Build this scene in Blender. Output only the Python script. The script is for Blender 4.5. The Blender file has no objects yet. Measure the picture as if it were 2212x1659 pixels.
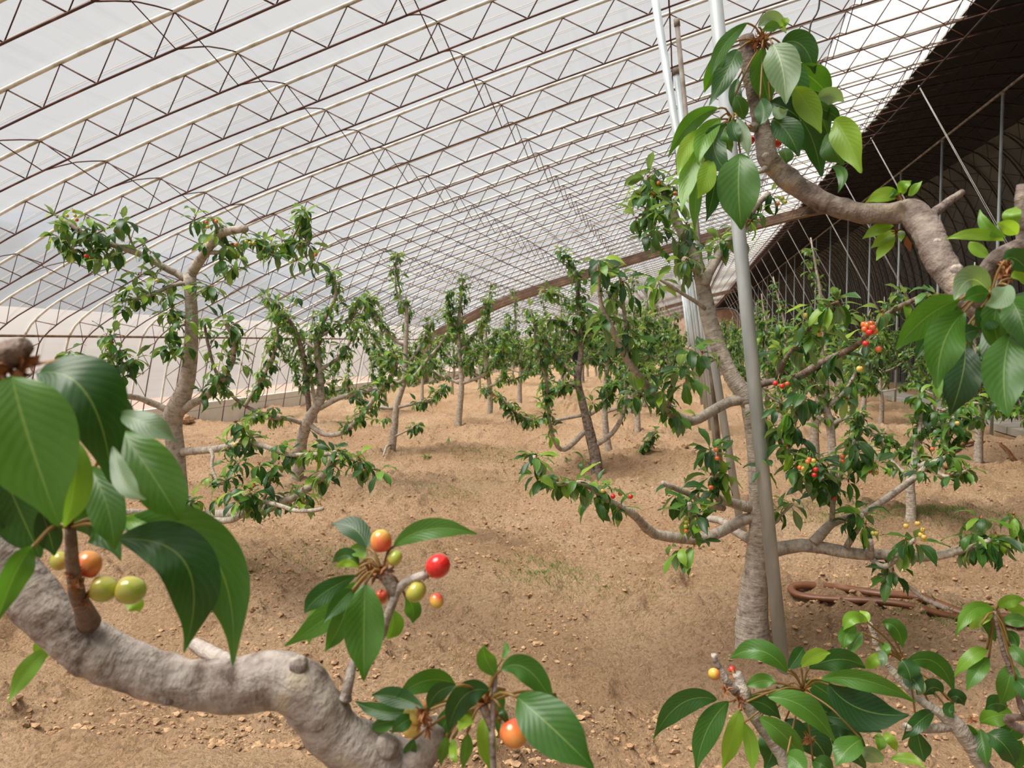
import bpy, math, random
import numpy as np
from mathutils import Vector, Matrix

random.seed(7); RNG = np.random.default_rng(7)
SC = bpy.context.scene
COL = SC.collection
PI = math.pi

# ------------------------------------------------------------------ camera
CAM_H, FPX, CX, CY = 1.45, 1660.0, 1106.0, 829.5
YAW, PITCH = math.radians(12.613), math.radians(3.120)          # turned left of the house axis, tipped down
C0 = np.array([0.0, 0.0, CAM_H])
FW = np.array([-math.sin(YAW)*math.cos(PITCH), math.cos(YAW)*math.cos(PITCH), -math.sin(PITCH)])
RT = np.array([math.cos(YAW), math.sin(YAW), 0.0])
UP = np.cross(RT, FW)
cam = bpy.data.cameras.new('camera'); camo = bpy.data.objects.new('camera', cam); COL.objects.link(camo)
m = Matrix.Identity(4)
for i in range(3):
    m[i][0], m[i][1], m[i][2], m[i][3] = RT[i], UP[i], -FW[i], C0[i]
camo.matrix_world = m
cam.sensor_width = 36.0; cam.lens = 36.0*FPX/2212.0
cam.clip_start = 0.02; cam.clip_end = 2000
cam.dof.use_dof = True; cam.dof.focus_distance = 1.7; cam.dof.aperture_fstop = 12.0
SC.camera = camo

# ------------------------------------------------------------------ sky, sun, exposure
W = bpy.data.worlds.new('overcast_sky'); SC.world = W; W.use_nodes = True
nt = W.node_tree; nt.nodes.clear()
wo = nt.nodes.new('ShaderNodeOutputWorld'); wb = nt.nodes.new('ShaderNodeBackground')
tc = nt.nodes.new('ShaderNodeTexCoord'); sx = nt.nodes.new('ShaderNodeSeparateXYZ'); cr = nt.nodes.new('ShaderNodeValToRGB')
nt.links.new(tc.outputs['Generated'], sx.inputs[0]); nt.links.new(sx.outputs['Z'], cr.inputs[0])
cr.color_ramp.elements[0].position = 0.0; cr.color_ramp.elements[0].color = (0.70, 0.74, 0.80, 1)
cr.color_ramp.elements[1].position = 0.75; cr.color_ramp.elements[1].color = (1.0, 0.99, 0.975, 1)
nt.links.new(cr.outputs[0], wb.inputs[0]); wb.inputs[1].default_value = 0.415
nt.links.new(wb.outputs[0], wo.inputs[0])
sun = bpy.data.lights.new('veiled_sun', 'SUN'); sun.energy = 5.6; sun.angle = math.radians(42); sun.color = (1.0, 0.95, 0.86)
suno = bpy.data.objects.new('veiled_sun', sun); COL.objects.link(suno)
suno.rotation_euler = Vector((0.45, 0.30, -1.0)).to_track_quat('-Z', 'Y').to_euler()
VS = SC.view_settings
VS.view_transform = 'Standard'; VS.look = 'None'; VS.gamma = 1.0; VS.use_curve_mapping = False
VS.exposure = 0.50
SC.display_settings.display_device = 'sRGB'
try:
    SC.cycles.transparent_max_bounces = 24; SC.cycles.max_bounces = 6; SC.cycles.adaptive_threshold = 0.025
    SC.cycles.caustics_reflective = False; SC.cycles.caustics_refractive = False
except Exception: pass

# ------------------------------------------------------------------ helpers
def ray(px, py): return FW + RT*((px-CX)/FPX) - UP*((py-CY)/FPX)
def at(px, py, Y): d = ray(px, py); return C0 + d*(Y/d[1])          # the point of the plane y = Y
def fg(px, py, d): return C0 + ray(px, py)*d                        # the point at view depth d
def onz(px, py, z=0.0): d = ray(px, py); return C0 + d*((z-CAM_H)/d[2])
def depth(p): return float((np.asarray(p)-C0) @ FW)

class MB:
    def __init__(s): s.v=[]; s.f=[]; s.a=[]; s.m=[]; s.n=0
    def add(s, v, f, a=None, mi=0):
        v = np.asarray(v, float).reshape(-1,3); o = s.n
        s.v.append(v); s.n += len(v)
        s.a.append(np.zeros_like(v) if a is None else np.asarray(a, float).reshape(-1,3))
        s.f += [tuple(i+o for i in q) for q in f]; s.m += [mi]*len(f)
    def box(s, lo, hi, mi=0):
        x0,y0,z0 = lo; x1,y1,z1 = hi
        v = [(x0,y0,z0),(x1,y0,z0),(x1,y1,z0),(x0,y1,z0),(x0,y0,z1),(x1,y0,z1),(x1,y1,z1),(x0,y1,z1)]
        s.add(v, [(3,2,1,0),(4,5,6,7),(0,1,5,4),(1,2,6,5),(2,3,7,6),(3,0,4,7)], mi=mi)
    def tube(s, pts, rad, n=8, flat=1.0, jit=0.0, mi=0, cap=True):
        P = np.asarray(pts, float); N = len(P)
        R = np.full(N, rad, float) if np.isscalar(rad) else np.asarray(rad, float)
        T = np.gradient(P, axis=0); T /= np.linalg.norm(T, axis=1)[:,None]+1e-12
        u = np.cross(T[0], [0.0,0,1.0])
        if np.linalg.norm(u) < 0.2: u = np.cross(T[0], [1.0,0,0])
        u /= np.linalg.norm(u)
        L = np.concatenate([[0], np.cumsum(np.linalg.norm(np.diff(P,axis=0),axis=1))])
        V=[]; A=[]
        th = np.linspace(0, 2*PI, n, endpoint=False); ct, st = np.cos(th), np.sin(th)
        for i in range(N):
            u = u - T[i]*(u@T[i]); u /= np.linalg.norm(u)+1e-12
            w = np.cross(T[i], u)
            k = R[i]*(1+jit*RNG.standard_normal(n)) if jit else np.full(n, R[i])
            V.append(P[i] + np.outer(ct*k, u) + np.outer(st*k*flat, w))
            A.append(np.stack([ct*R[i], st*R[i], np.full(n, L[i])], 1))
        F=[]
        for i in range(N-1):
            for j in range(n):
                k=(j+1)%n; F.append((i*n+j, i*n+k, (i+1)*n+k, (i+1)*n+j))
        if cap:
            F.append(tuple(range(n-1,-1,-1))); F.append(tuple((N-1)*n+j for j in range(n)))
        s.add(np.concatenate(V), F, np.concatenate(A), mi)
    def mesh(s, name, mats, smooth=True, attr='along'):
        me = bpy.data.meshes.new(name)
        V = np.concatenate(s.v) if s.v else np.zeros((0,3))
        me.from_pydata(V.tolist(), [], s.f)
        for mt in (mats if isinstance(mats,(list,tuple)) else [mats]): me.materials.append(mt)
        if any(s.m): me.polygons.foreach_set('material_index', s.m)
        if smooth: me.polygons.foreach_set('use_smooth', [True]*len(s.f))
        at_ = me.attributes.new(attr, 'FLOAT_VECTOR', 'POINT')
        at_.data.foreach_set('vector', np.concatenate(s.a).ravel())
        me.update(); return me

def link(name, me, parent=None, mw=None):
    o = bpy.data.objects.new(name, me); COL.objects.link(o)
    if parent is not None: o.parent = parent
    if mw is not None: o.matrix_local = mw
    return o
def tag(o, label, cat, group=None, kind=None):
    o['label'] = label; o['category'] = cat
    if group: o['group'] = group
    if kind: o['kind'] = kind
    return o
def empty(name, loc, label, cat, group=None):
    o = bpy.data.objects.new(name, None); COL.objects.link(o); o.location = Vector([float(c) for c in loc])
    o.empty_display_size = 0.1
    return tag(o, label, cat, group)
def struct(o, label, cat=None):
    o['kind'] = 'structure'; o['label'] = label
    if cat: o['category'] = cat
    return o
def smoothline(P, R=None, step=0.05, minseg=2):
    P = np.asarray(P, float); n = len(P)
    if R is None: R = np.ones(n)
    R = np.asarray(R, float)
    Q = np.vstack([2*P[0]-P[1], P, 2*P[-1]-P[-2]]); out=[]; rr=[]
    for i in range(n-1):
        p0,p1,p2,p3 = Q[i],Q[i+1],Q[i+2],Q[i+3]
        k = max(minseg, int(np.linalg.norm(p2-p1)/step))
        for t in np.linspace(0,1,k,endpoint=False):
            out.append(0.5*((2*p1)+(-p0+p2)*t+(2*p0-5*p1+4*p2-p3)*t*t+(-p0+3*p1-3*p2+p3)*t**3))
            rr.append(R[i]+(R[i+1]-R[i])*t)
    out.append(P[-1]); rr.append(R[-1])
    return np.array(out), np.array(rr)
ORD = 'first second third fourth fifth sixth seventh eighth ninth tenth eleventh twelfth thirteenth fourteenth fifteenth sixteenth seventeenth eighteenth nineteenth twentieth twenty-first twenty-second twenty-third twenty-fourth twenty-fifth twenty-sixth twenty-seventh twenty-eighth'.split()

# ------------------------------------------------------------------ materials
def mat(name):
    mt = bpy.data.materials.new(name); mt.use_nodes = True
    t = mt.node_tree; t.nodes.clear()
    out = t.nodes.new('ShaderNodeOutputMaterial')
    def N(kind, **kw):
        n = t.nodes.new('ShaderNode'+kind)
        for k,v in kw.items():
            if k in n.inputs: n.inputs[k].default_value = v
            else: setattr(n, k, v)
        return n
    return mt, t, out, N, (lambda a,b: t.links.new(a,b))
def ramp(N, pts):
    r = N('ValToRGB'); e = r.color_ramp.elements
    while len(e) < len(pts): e.new(0.5)
    for i,(p,c) in enumerate(pts): e[i].position = p; e[i].color = (*c,1) if len(c)==3 else c
    return r
def mathn(N, L, op, a, b=None):
    n = N('Math', operation=op)
    for i,x in enumerate((a,b)):
        if x is None: continue
        if isinstance(x,(int,float)): n.inputs[i].default_value = x
        else: L(x, n.inputs[i])
    return n.outputs[0]

def simple(name, pts, scale=8.0, rough=0.6, metal=0.0, bump=0.0, stretch=(1,1,1), attr=None, detail=4):
    mt,t,out,N,L = mat(name)
    b = N('BsdfPrincipled', Roughness=rough, Metallic=metal)
    if attr: src = N('Attribute', attribute_name=attr).outputs['Vector']
    else: src = N('TexCoord').outputs['Object']
    mp = N('Mapping'); mp.inputs['Scale'].default_value = stretch; L(src, mp.inputs[0])
    ns = N('TexNoise', Scale=scale, Detail=detail); L(mp.outputs[0], ns.inputs['Vector'])
    r = ramp(N, pts); L(ns.outputs['Fac'], r.inputs[0]); L(r.outputs[0], b.inputs['Base Color'])
    if bump:
        bp = N('Bump', Strength=bump, Distance=0.01); L(ns.outputs['Fac'], bp.inputs['Height']); L(bp.outputs[0], b.inputs['Normal'])
    L(b.outputs[0], out.inputs[0]); return mt

def m_soil():
    mt,t,out,N,L = mat('sandy_soil')
    b = N('BsdfPrincipled', Roughness=0.95); b.inputs['Specular IOR Level'].default_value = 0.1
    co = N('TexCoord').outputs['Object']
    n1 = N('TexNoise', Scale=0.9, Detail=5); L(co, n1.inputs['Vector'])
    n2 = N('TexNoise', Scale=26.0, Detail=9, Roughness=0.78); L(co, n2.inputs['Vector'])
    n3 = N('TexNoise', Scale=130.0, Detail=4, Roughness=0.7); L(co, n3.inputs['Vector'])
    vc_ = N('TexVoronoi', Scale=62.0); L(co, vc_.inputs['Vector']); sv = N('SeparateXYZ'); L(vc_.outputs['Color'], sv.inputs[0])
    rc = ramp(N, [(0.0,(0.66,0.62,0.58)),(0.35,(0.94,0.93,0.92)),(1.0,(1.14,1.13,1.11))]); L(sv.outputs['X'], rc.inputs[0])
    r3 = ramp(N, [(0.34,(0.48,0.42,0.37)),(0.44,(1.0,1.0,1.0)),(0.7,(1.10,1.10,1.08))]); L(n3.outputs['Fac'], r3.inputs[0])
    damp = N('Attribute', attribute_name='along').outputs['Vector']; sp = N('SeparateXYZ'); L(damp, sp.inputs[0])
    r1 = ramp(N, [(0.30,(0.66,0.415,0.245)),(0.52,(0.79,0.525,0.325)),(0.72,(0.87,0.61,0.40))]); L(n1.outputs['Fac'], r1.inputs[0])
    r2 = ramp(N, [(0.30,(0.42,0.36,0.32)),(0.41,(0.90,0.88,0.86)),(0.50,(1.0,1.0,1.0)),(0.70,(1.10,1.09,1.07))]); L(n2.outputs['Fac'], r2.inputs[0])
    mx = N('MixRGB', blend_type='MULTIPLY'); mx.inputs[0].default_value = 0.85; L(r1.outputs[0], mx.inputs[1]); L(r2.outputs[0], mx.inputs[2])
    dm = N('MixRGB', blend_type='MIX'); dm.inputs[2].default_value = (0.24,0.145,0.08,1)
    dn = mathn(N, L, 'MULTIPLY', sp.outputs['X'], mathn(N, L, 'ADD', n2.outputs['Fac'], 0.25))
    m3 = N('MixRGB', blend_type='MULTIPLY'); m3.inputs[0].default_value = 0.75; L(mx.outputs[0], m3.inputs[1]); L(rc.outputs[0], m3.inputs[2])
    m4 = N('MixRGB', blend_type='MULTIPLY'); m4.inputs[0].default_value = 0.8; L(m3.outputs[0], m4.inputs[1]); L(r3.outputs[0], m4.inputs[2])
    L(dn, dm.inputs[0]); L(m4.outputs[0], dm.inputs[1])
    vo = N('TexVoronoi', Scale=34.0, feature='DISTANCE_TO_EDGE'); L(co, vo.inputs['Vector'])
    hh = mathn(N, L, 'ADD', n2.outputs['Fac'], mathn(N, L, 'MULTIPLY', n3.outputs['Fac'], 0.55))
    hh = mathn(N, L, 'ADD', hh, mathn(N, L, 'MULTIPLY', vo.outputs['Distance'], 0.7))
    bp = N('Bump', Strength=1.0, Distance=0.05); L(hh, bp.inputs['Height']); L(bp.outputs[0], b.inputs['Normal'])
    L(dm.outputs[0], b.inputs['Base Color']); L(b.outputs[0], out.inputs[0]); return mt

def m_bark(name, pts, ring=1.0):
    mt,t,out,N,L = mat(name)
    b = N('BsdfPrincipled', Roughness=0.75); b.inputs['Specular IOR Level'].default_value = 0.25
    a = N('Attribute', attribute_name='along').outputs['Vector']
    mp = N('Mapping'); mp.inputs['Scale'].default_value = (14,14,60*ring); L(a, mp.inputs[0])
    rings = N('TexNoise', Scale=1.3, Detail=4, Roughness=0.6); L(mp.outputs[0], rings.inputs['Vector'])
    bl = N('TexNoise', Scale=28.0, Detail=5, Roughness=0.65); L(a, bl.inputs['Vector'])
    ft = N('TexNoise', Scale=220.0, Detail=3); L(a, ft.inputs['Vector'])
    s = mathn(N, L, 'ADD', mathn(N, L, 'MULTIPLY', bl.outputs['Fac'], 0.62), mathn(N, L, 'MULTIPLY', rings.outputs['Fac'], 0.38))
    r = ramp(N, pts); L(s, r.inputs[0])
    h = mathn(N, L, 'ADD', mathn(N, L, 'MULTIPLY', rings.outputs['Fac'], 1.0), mathn(N, L, 'MULTIPLY', ft.outputs['Fac'], 0.35))
    h = mathn(N, L, 'ADD', h, mathn(N, L, 'MULTIPLY', bl.outputs['Fac'], 0.9))
    bp = N('Bump', Strength=0.8, Distance=0.006 if ring < 1 else 0.008); L(h, bp.inputs['Height']); L(bp.outputs[0], b.inputs['Normal'])
    L(r.outputs[0], b.inputs['Base Color']); L(b.outputs[0], out.inputs[0]); return mt

def m_leaf(name, dark, light, under):
    mt,t,out,N,L = mat(name)
    a = N('Attribute', attribute_name='along').outputs['Vector']; sp = N('SeparateXYZ'); L(a, sp.inputs[0])
    u, v, pet = sp.outputs['X'], sp.outputs['Y'], sp.outputs['Z']
    au = mathn(N, L, 'ABSOLUTE', u)
    rnd = mathn(N, L, 'FRACT', mathn(N, L, 'ADD', N('ObjectInfo').outputs['Random'], N('NewGeometry').outputs['Random Per Island']))
    no = N('TexNoise', Scale=6.0, Detail=3); L(a, no.inputs['Vector'])
    f = mathn(N, L, 'ADD', mathn(N, L, 'MULTIPLY', rnd, 0.75), mathn(N, L, 'MULTIPLY', no.outputs['Fac'], 0.25))
    base = ramp(N, [(0.1,dark),(0.9,light)]); L(f, base.inputs[0])
    # side veins sweep towards the tip, midrib at u = 0
    ph = mathn(N, L, 'SUBTRACT', mathn(N, L, 'MULTIPLY', v, 11.0), mathn(N, L, 'MULTIPLY', au, 3.2))
    tri = mathn(N, L, 'ABSOLUTE', mathn(N, L, 'SUBTRACT', mathn(N, L, 'FRACT', ph), 0.5))
    vein = N('MapRange'); vein.inputs['From Min'].default_value = 0.40; vein.inputs['From Max'].default_value = 0.5; L(tri, vein.inputs['Value'])
    mid = N('MapRange'); mid.inputs['From Min'].default_value = 0.050; mid.inputs['From Max'].default_value = 0.012; L(au, mid.inputs['Value'])
    allv = mathn(N, L, 'MAXIMUM', mathn(N, L, 'MULTIPLY', vein.outputs[0], 0.14), mid.outputs[0])
    vc = N('MixRGB'); L(mathn(N, L, 'MULTIPLY', allv, 0.40), vc.inputs[0]); L(base.outputs[0], vc.inputs[1]); vc.inputs[2].default_value = (0.30,0.42,0.12,1)
    bk = N('MixRGB'); L(N('NewGeometry').outputs['Backfacing'], bk.inputs[0]); L(vc.outputs[0], bk.inputs[1])
    ub = N('MixRGB'); L(mathn(N, L, 'MULTIPLY', allv, 0.6), ub.inputs[0]); ub.inputs[1].default_value = (*under,1); ub.inputs[2].default_value = (0.45,0.52,0.28,1); L(ub.outputs[0], bk.inputs[2])
    pc = N('MixRGB'); L(pet, pc.inputs[0]); L(bk.outputs[0], pc.inputs[1]); pc.inputs[2].default_value = (0.26,0.16,0.05,1)
    b = N('BsdfPrincipled', Roughness=0.38); L(pc.outputs[0], b.inputs['Base Color'])
    b.inputs['Specular IOR Level'].default_value = 0.45
    hh = mathn(N, L, 'SUBTRACT', mathn(N, L, 'MULTIPLY', tri, -1.0), mathn(N, L, 'MULTIPLY', mid.outputs[0], 0.5))
    bp = N('Bump', Strength=0.09, Distance=0.003); L(hh, bp.inputs['Height']); L(bp.outputs[0], b.inputs['Normal'])
    tr = N('BsdfTranslucent')
    tcol = N('MixRGB', blend_type='MULTIPLY'); tcol.inputs[0].default_value = 1.0; L(pc.outputs[0], tcol.inputs[1]); tcol.inputs[2].default_value = (2.3,2.4,0.9,1)
    L(tcol.outputs[0], tr.inputs[0])
    ms = N('MixShader'); ms.inputs[0].default_value = 0.30; L(b.outputs[0], ms.inputs[1]); L(tr.outputs[0], ms.inputs[2])
    L(ms.outputs[0], out.inputs[0]); return mt

def m_cherry(name, a, bcol):
    mt,t,out,N,L = mat(name)
    b = N('BsdfPrincipled', Roughness=0.22); b.inputs['Coat Weight'].default_value = 0.3; b.inputs['Subsurface Weight'].default_value = 0.12
    b.inputs['Subsurface Radius'].default_value = (0.004,0.002,0.001)
    co = N('TexCoord').outputs['Generated']; ns = N('TexNoise', Scale=1.6, Detail=2); L(co, ns.inputs['Vector'])
    sp = N('SeparateXYZ'); L(co, sp.inputs[0])
    f = mathn(N, L, 'ADD', mathn(N, L, 'MULTIPLY', sp.outputs['Z'], 0.45), mathn(N, L, 'MULTIPLY', ns.outputs['Fac'], 0.6))
    r = ramp(N, [(0.35,a),(0.68,bcol)]); L(f, r.inputs[0]); L(r.outputs[0], b.inputs['Base Color'])
    L(b.outputs[0], out.inputs[0]); return mt

def m_film(name, haze, tint):
    mt,t,out,N,L = mat(name)
    co = N('TexCoord').outputs['Object']
    mp = N('Mapping'); mp.inputs['Scale'].default_value = (9.0,0.35,9.0); L(co, mp.inputs[0])
    n1 = N('TexNoise', Scale=1.0, Detail=6, Roughness=0.7); L(mp.outputs[0], n1.inputs['Vector'])
    n2 = N('TexNoise', Scale=0.5, Detail=3); L(co, n2.inputs['Vector'])
    s = mathn(N, L, 'ADD', mathn(N, L, 'MULTIPLY', n1.outputs['Fac'], 0.5), mathn(N, L, 'MULTIPLY', n2.outputs['Fac'], 0.5))
    r = ramp(N, [(0.30,(0.80*tint[0],0.81*tint[1],0.83*tint[2])),(0.5,tint)]); L(s, r.inputs[0])
    tp = N('BsdfTransparent'); L(r.outputs[0], tp.inputs[0])
    tl = N('BsdfTranslucent'); tl.inputs[0].default_value = (0.93,0.92,0.90,1)
    ms = N('MixShader'); ms.inputs[0].default_value = haze; L(tp.outputs[0], ms.inputs[1]); L(tl.outputs[0], ms.inputs[2])
    gl = N('BsdfGlossy', Roughness=0.25)
    bp = N('Bump', Strength=0.3, Distance=0.02); L(n1.outputs['Fac'], bp.inputs['Height']); L(bp.outputs[0], gl.inputs['Normal'])
    m2 = N('MixShader'); m2.inputs[0].default_value = 0.05; L(ms.outputs[0], m2.inputs[1]); L(gl.outputs[0], m2.inputs[2])
    L(m2.outputs[0], out.inputs[0]); return mt

M = {}
M['soil'] = m_soil()
M['clod'] = simple('soil_clod', [(0.35,(0.22,0.13,0.07)),(0.65,(0.52,0.325,0.175))], 30, 0.95, bump=0.4)
M['bark'] = m_bark('cherry_bark', [(0.34,(0.18,0.135,0.105)),(0.46,(0.37,0.31,0.255)),(0.56,(0.49,0.425,0.355)),(0.68,(0.59,0.51,0.41))])
M['bark_near'] = m_bark('grey_cherry_bark', [(0.38,(0.11,0.078,0.062)),(0.45,(0.27,0.22,0.19)),(0.54,(0.42,0.365,0.325)),(0.62,(0.50,0.42,0.32))], 0.7)
M['bark_limb'] = m_bark('brown_limb_bark', [(0.38,(0.065,0.043,0.034)),(0.46,(0.165,0.125,0.105)),(0.56,(0.27,0.22,0.18)),(0.64,(0.38,0.295,0.20))], 0.7)
M['bark_red'] = m_bark('young_cherry_bark', [(0.36,(0.10,0.065,0.05)),(0.48,(0.21,0.15,0.12)),(0.66,(0.36,0.29,0.24))])
M['cutwood'] = simple('cut_wood', [(0.3,(0.18,0.10,0.05)),(0.6,(0.45,0.28,0.15)),(0.8,(0.56,0.42,0.27))], 60, 0.8, bump=0.5)
M['leaf_d'] = m_leaf('leaf_dark', (0.014,0.050,0.012), (0.035,0.105,0.020), (0.15,0.22,0.12))
M['leaf_g'] = m_leaf('leaf_green', (0.028,0.095,0.014), (0.075,0.185,0.022), (0.13,0.205,0.095))
M['leaf_b'] = m_leaf('leaf_bright', (0.10,0.23,0.022), (0.22,0.36,0.035), (0.27,0.38,0.15))
M['leaf_p'] = m_leaf('leaf_pale', (0.12,0.19,0.11), (0.19,0.27,0.16), (0.16,0.24,0.12))
M['bract'] = simple('dried_bract', [(0.3,(0.20,0.07,0.025)),(0.7,(0.40,0.17,0.06))], 40, 0.8)
M['cherry_red'] = m_cherry('cherry_skin_red', (0.60,0.02,0.015), (0.72,0.03,0.03))
M['cherry_blush'] = m_cherry('cherry_skin_blush', (0.62,0.42,0.07), (0.72,0.09,0.05))
M['cherry_orange'] = m_cherry('cherry_skin_orange', (0.64,0.27,0.06), (0.68,0.085,0.035))
M['cherry_green'] = m_cherry('cherry_skin_green', (0.36,0.44,0.06), (0.52,0.42,0.08))
M['cherry_yellow'] = m_cherry('cherry_skin_yellow', (0.62,0.55,0.12), (0.66,0.40,0.09))
M['stalk'] = simple('fruit_stalk', [(0.3,(0.16,0.22,0.04)),(0.7,(0.25,0.32,0.08))], 40, 0.6)
M['film'] = m_film('plastic_film', 0.13, (0.90,0.915,0.94))
M['filmw'] = m_film('overlap_film', 0.30, (0.98,0.985,0.985))
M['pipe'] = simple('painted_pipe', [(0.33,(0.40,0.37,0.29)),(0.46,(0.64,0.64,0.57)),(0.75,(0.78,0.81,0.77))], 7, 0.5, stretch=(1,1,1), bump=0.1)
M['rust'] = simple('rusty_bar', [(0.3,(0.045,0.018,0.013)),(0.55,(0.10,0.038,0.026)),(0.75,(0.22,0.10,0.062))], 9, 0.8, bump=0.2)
M['rustdark'] = simple('shaded_bar', [(0.3,(0.014,0.009,0.008)),(0.6,(0.035,0.020,0.016)),(0.8,(0.09,0.05,0.035))], 9, 0.85)  # truss rust darkened past the ridge, back-roof shade put into the colour
M['galv'] = simple('galvanised_pipe', [(0.3,(0.36,0.40,0.415)),(0.55,(0.48,0.525,0.54)),(0.75,(0.60,0.65,0.665))], 14, 0.45, metal=0.12, stretch=(1,1,0.25), detail=6)
M['darkpipe'] = simple('weathered_pipe', [(0.3,(0.10,0.075,0.06)),(0.7,(0.28,0.24,0.20))], 10, 0.7)
M['quilt'] = simple('shaded_quilt', [(0.3,(0.003,0.0026,0.0024)),(0.7,(0.008,0.007,0.006))], 3, 0.95, bump=0.3)  # same quilt as the wall, coloured darker to hold the roof's shade
M['wallcloth'] = simple('grey_quilt', [(0.3,(0.055,0.056,0.052)),(0.7,(0.11,0.11,0.10))], 1.2, 0.95, bump=0.3, detail=7)
M['cord'] = simple('pale_cord', [(0.3,(0.45,0.38,0.28)),(0.7,(0.62,0.55,0.45))], 10, 0.8)
M['string'] = simple('white_rod', [(0.3,(0.42,0.40,0.38)),(0.7,(0.70,0.68,0.65))], 10, 0.6)
M['beam'] = simple('brown_beam', [(0.3,(0.12,0.075,0.05)),(0.55,(0.24,0.16,0.11)),(0.8,(0.40,0.30,0.22))], 3, 0.8, stretch=(1,6,1))
M['kerb'] = simple('kerb_concrete', [(0.3,(0.76,0.71,0.64)),(0.7,(0.86,0.82,0.76))], 5, 0.9, bump=0.2)
M['path'] = simple('path_concrete', [(0.3,(0.26,0.23,0.19)),(0.7,(0.40,0.36,0.31))], 3, 0.9, bump=0.2)
M['hose'] = simple('brown_hose', [(0.3,(0.11,0.038,0.014)),(0.55,(0.175,0.062,0.022)),(0.75,(0.28,0.14,0.08))], 9, 0.4)
M['grass'] = m_leaf('grass_blade', (0.06,0.13,0.02), (0.17,0.26,0.05), (0.10,0.18,0.04))
M['outside'] = simple('outside_sand', [(0.3,(0.33,0.21,0.15)),(0.7,(0.42,0.28,0.21))], 0.2, 0.95)
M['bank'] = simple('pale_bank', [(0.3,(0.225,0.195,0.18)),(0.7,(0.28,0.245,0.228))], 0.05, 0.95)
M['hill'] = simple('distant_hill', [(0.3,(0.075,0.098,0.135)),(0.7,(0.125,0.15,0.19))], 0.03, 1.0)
M['endw'] = simple('end_wall_plaster', [(0.3,(0.38,0.26,0.20)),(0.7,(0.55,0.42,0.34))], 2, 0.9)
M['skin'] = simple('skin', [(0.3,(0.42,0.22,0.14)),(0.7,(0.55,0.30,0.20))], 6, 0.6)
M['clothes'] = simple('dark_clothes', [(0.3,(0.010,0.012,0.018)),(0.7,(0.03,0.035,0.05))], 12, 0.9)
M['cable'] = simple('black_cable', [(0.3,(0.02,0.02,0.025)),(0.7,(0.05,0.05,0.06))], 12, 0.6)

# ------------------------------------------------------------------ the section of the house (x, z), left foot to right foot
PROF = np.array([(-8.72,-0.05),(-8.62,0.5),(-8.49,1.10),(-8.37,1.54),(-8.17,1.76),(-7.90,1.94),(-7.62,2.08),(-7.18,2.28),(-6.88,2.42),(-6.41,2.65),
    (-5.80,2.89),(-5.20,3.10),(-4.28,3.40),(-3.36,3.67),(-2.41,3.95),(-1.5,4.21),(-0.66,4.44),(0.6,4.78),(2.0,5.12),(3.3,5.42),(4.1,5.56),(4.75,5.62),(5.35,5.58),(5.9,5.42),
    (6.35,5.00),(6.70,4.40),(6.95,3.6),(7.10,2.6),(7.2,1.3),(7.22,-0.05)])
RIDGE_X = 3.3
PS,_ = smoothline(np.column_stack([PROF[:,0],np.zeros(len(PROF)),PROF[:,1]]), step=0.06)
PS = PS[:,[0,2]]
PL = np.concatenate([[0],np.cumsum(np.linalg.norm(np.diff(PS,axis=0),axis=1))])
def prof(l): return np.array([np.interp(l,PL,PS[:,0]), np.interp(l,PL,PS[:,1])])
def len_at_x(x): return float(np.interp(x, PS[:np.argmax(PS[:,0])+1,0], PL[:np.argmax(PS[:,0])+1]))
def pnorm(l):
    d = prof(l+0.03)-prof(l-0.03); d/=np.linalg.norm(d); return np.array([d[1],-d[0]])   # points into the house
RS, YA = 0.745, 4.66                     # truss spacing, the truss called A
Y_END, Y_BACK = 98.0, -7.0
TRUSS_D = 0.245

def strip(name, l0, l1, off, mt, step=0.15, ys=None):
    ls = np.arange(l0, l1, step).tolist()+[l1]
    ys = ys if ys is not None else [Y_BACK, 2, 10, 20, 40, Y_END]
    mb = MB(); V=[]
    for y in ys:
        for l in ls:
            p = prof(l)-pnorm(l)*off; V.append((p[0],y,p[1]))
    n=len(ls); F=[]
    for i in range(len(ys)-1):
        for j in range(n-1): F.append((i*n+j, i*n+j+1, (i+1)*n+j+1, (i+1)*n+j))
    mb.add(V,F); return link(name, mb.mesh(name, mt))
L_RIDGE = len_at_x(RIDGE_X); L_WALL = len_at_x(5.9); L_VENT = len_at_x(1.75)
struct(strip('ceiling', 0.0, L_VENT+0.25, 0.022, M['film']), 'clear plastic film stretched over the arched trusses', 'film roof')
struct(strip('ceiling_vent', L_VENT, L_RIDGE, 0.045, M['filmw']), 'brighter overlapping strip of plastic film below the black quilt', 'film roof')
struct(strip('ceiling_quilt', L_RIDGE, L_WALL, 0.07, M['quilt']), 'dark insulating quilt lining the back roof slope, shade painted into its colour', 'roof')
struct(strip('wall_right', L_WALL-0.02, PL[-1], 0.07, M['wallcloth']), 'dark grey quilted back wall behind the support poles', 'wall')
def endwall(name, y, mt, label):
    mb = MB(); n=len(PS); V=[(x,y,z) for x,z in PS]+[(x,y,-0.05) for x,z in PS]
    mb.add(V,[(i,i+1,n+i+1,n+i) for i in range(n-1)]); struct(link(name, mb.mesh(name, mt)), label, 'wall')
endwall('wall_end', Y_END, M['endw'], 'distant pinkish end wall of the greenhouse')
endwall('wall_rear', Y_BACK, M['film'], 'plastic film end wall behind the viewer')

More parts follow.
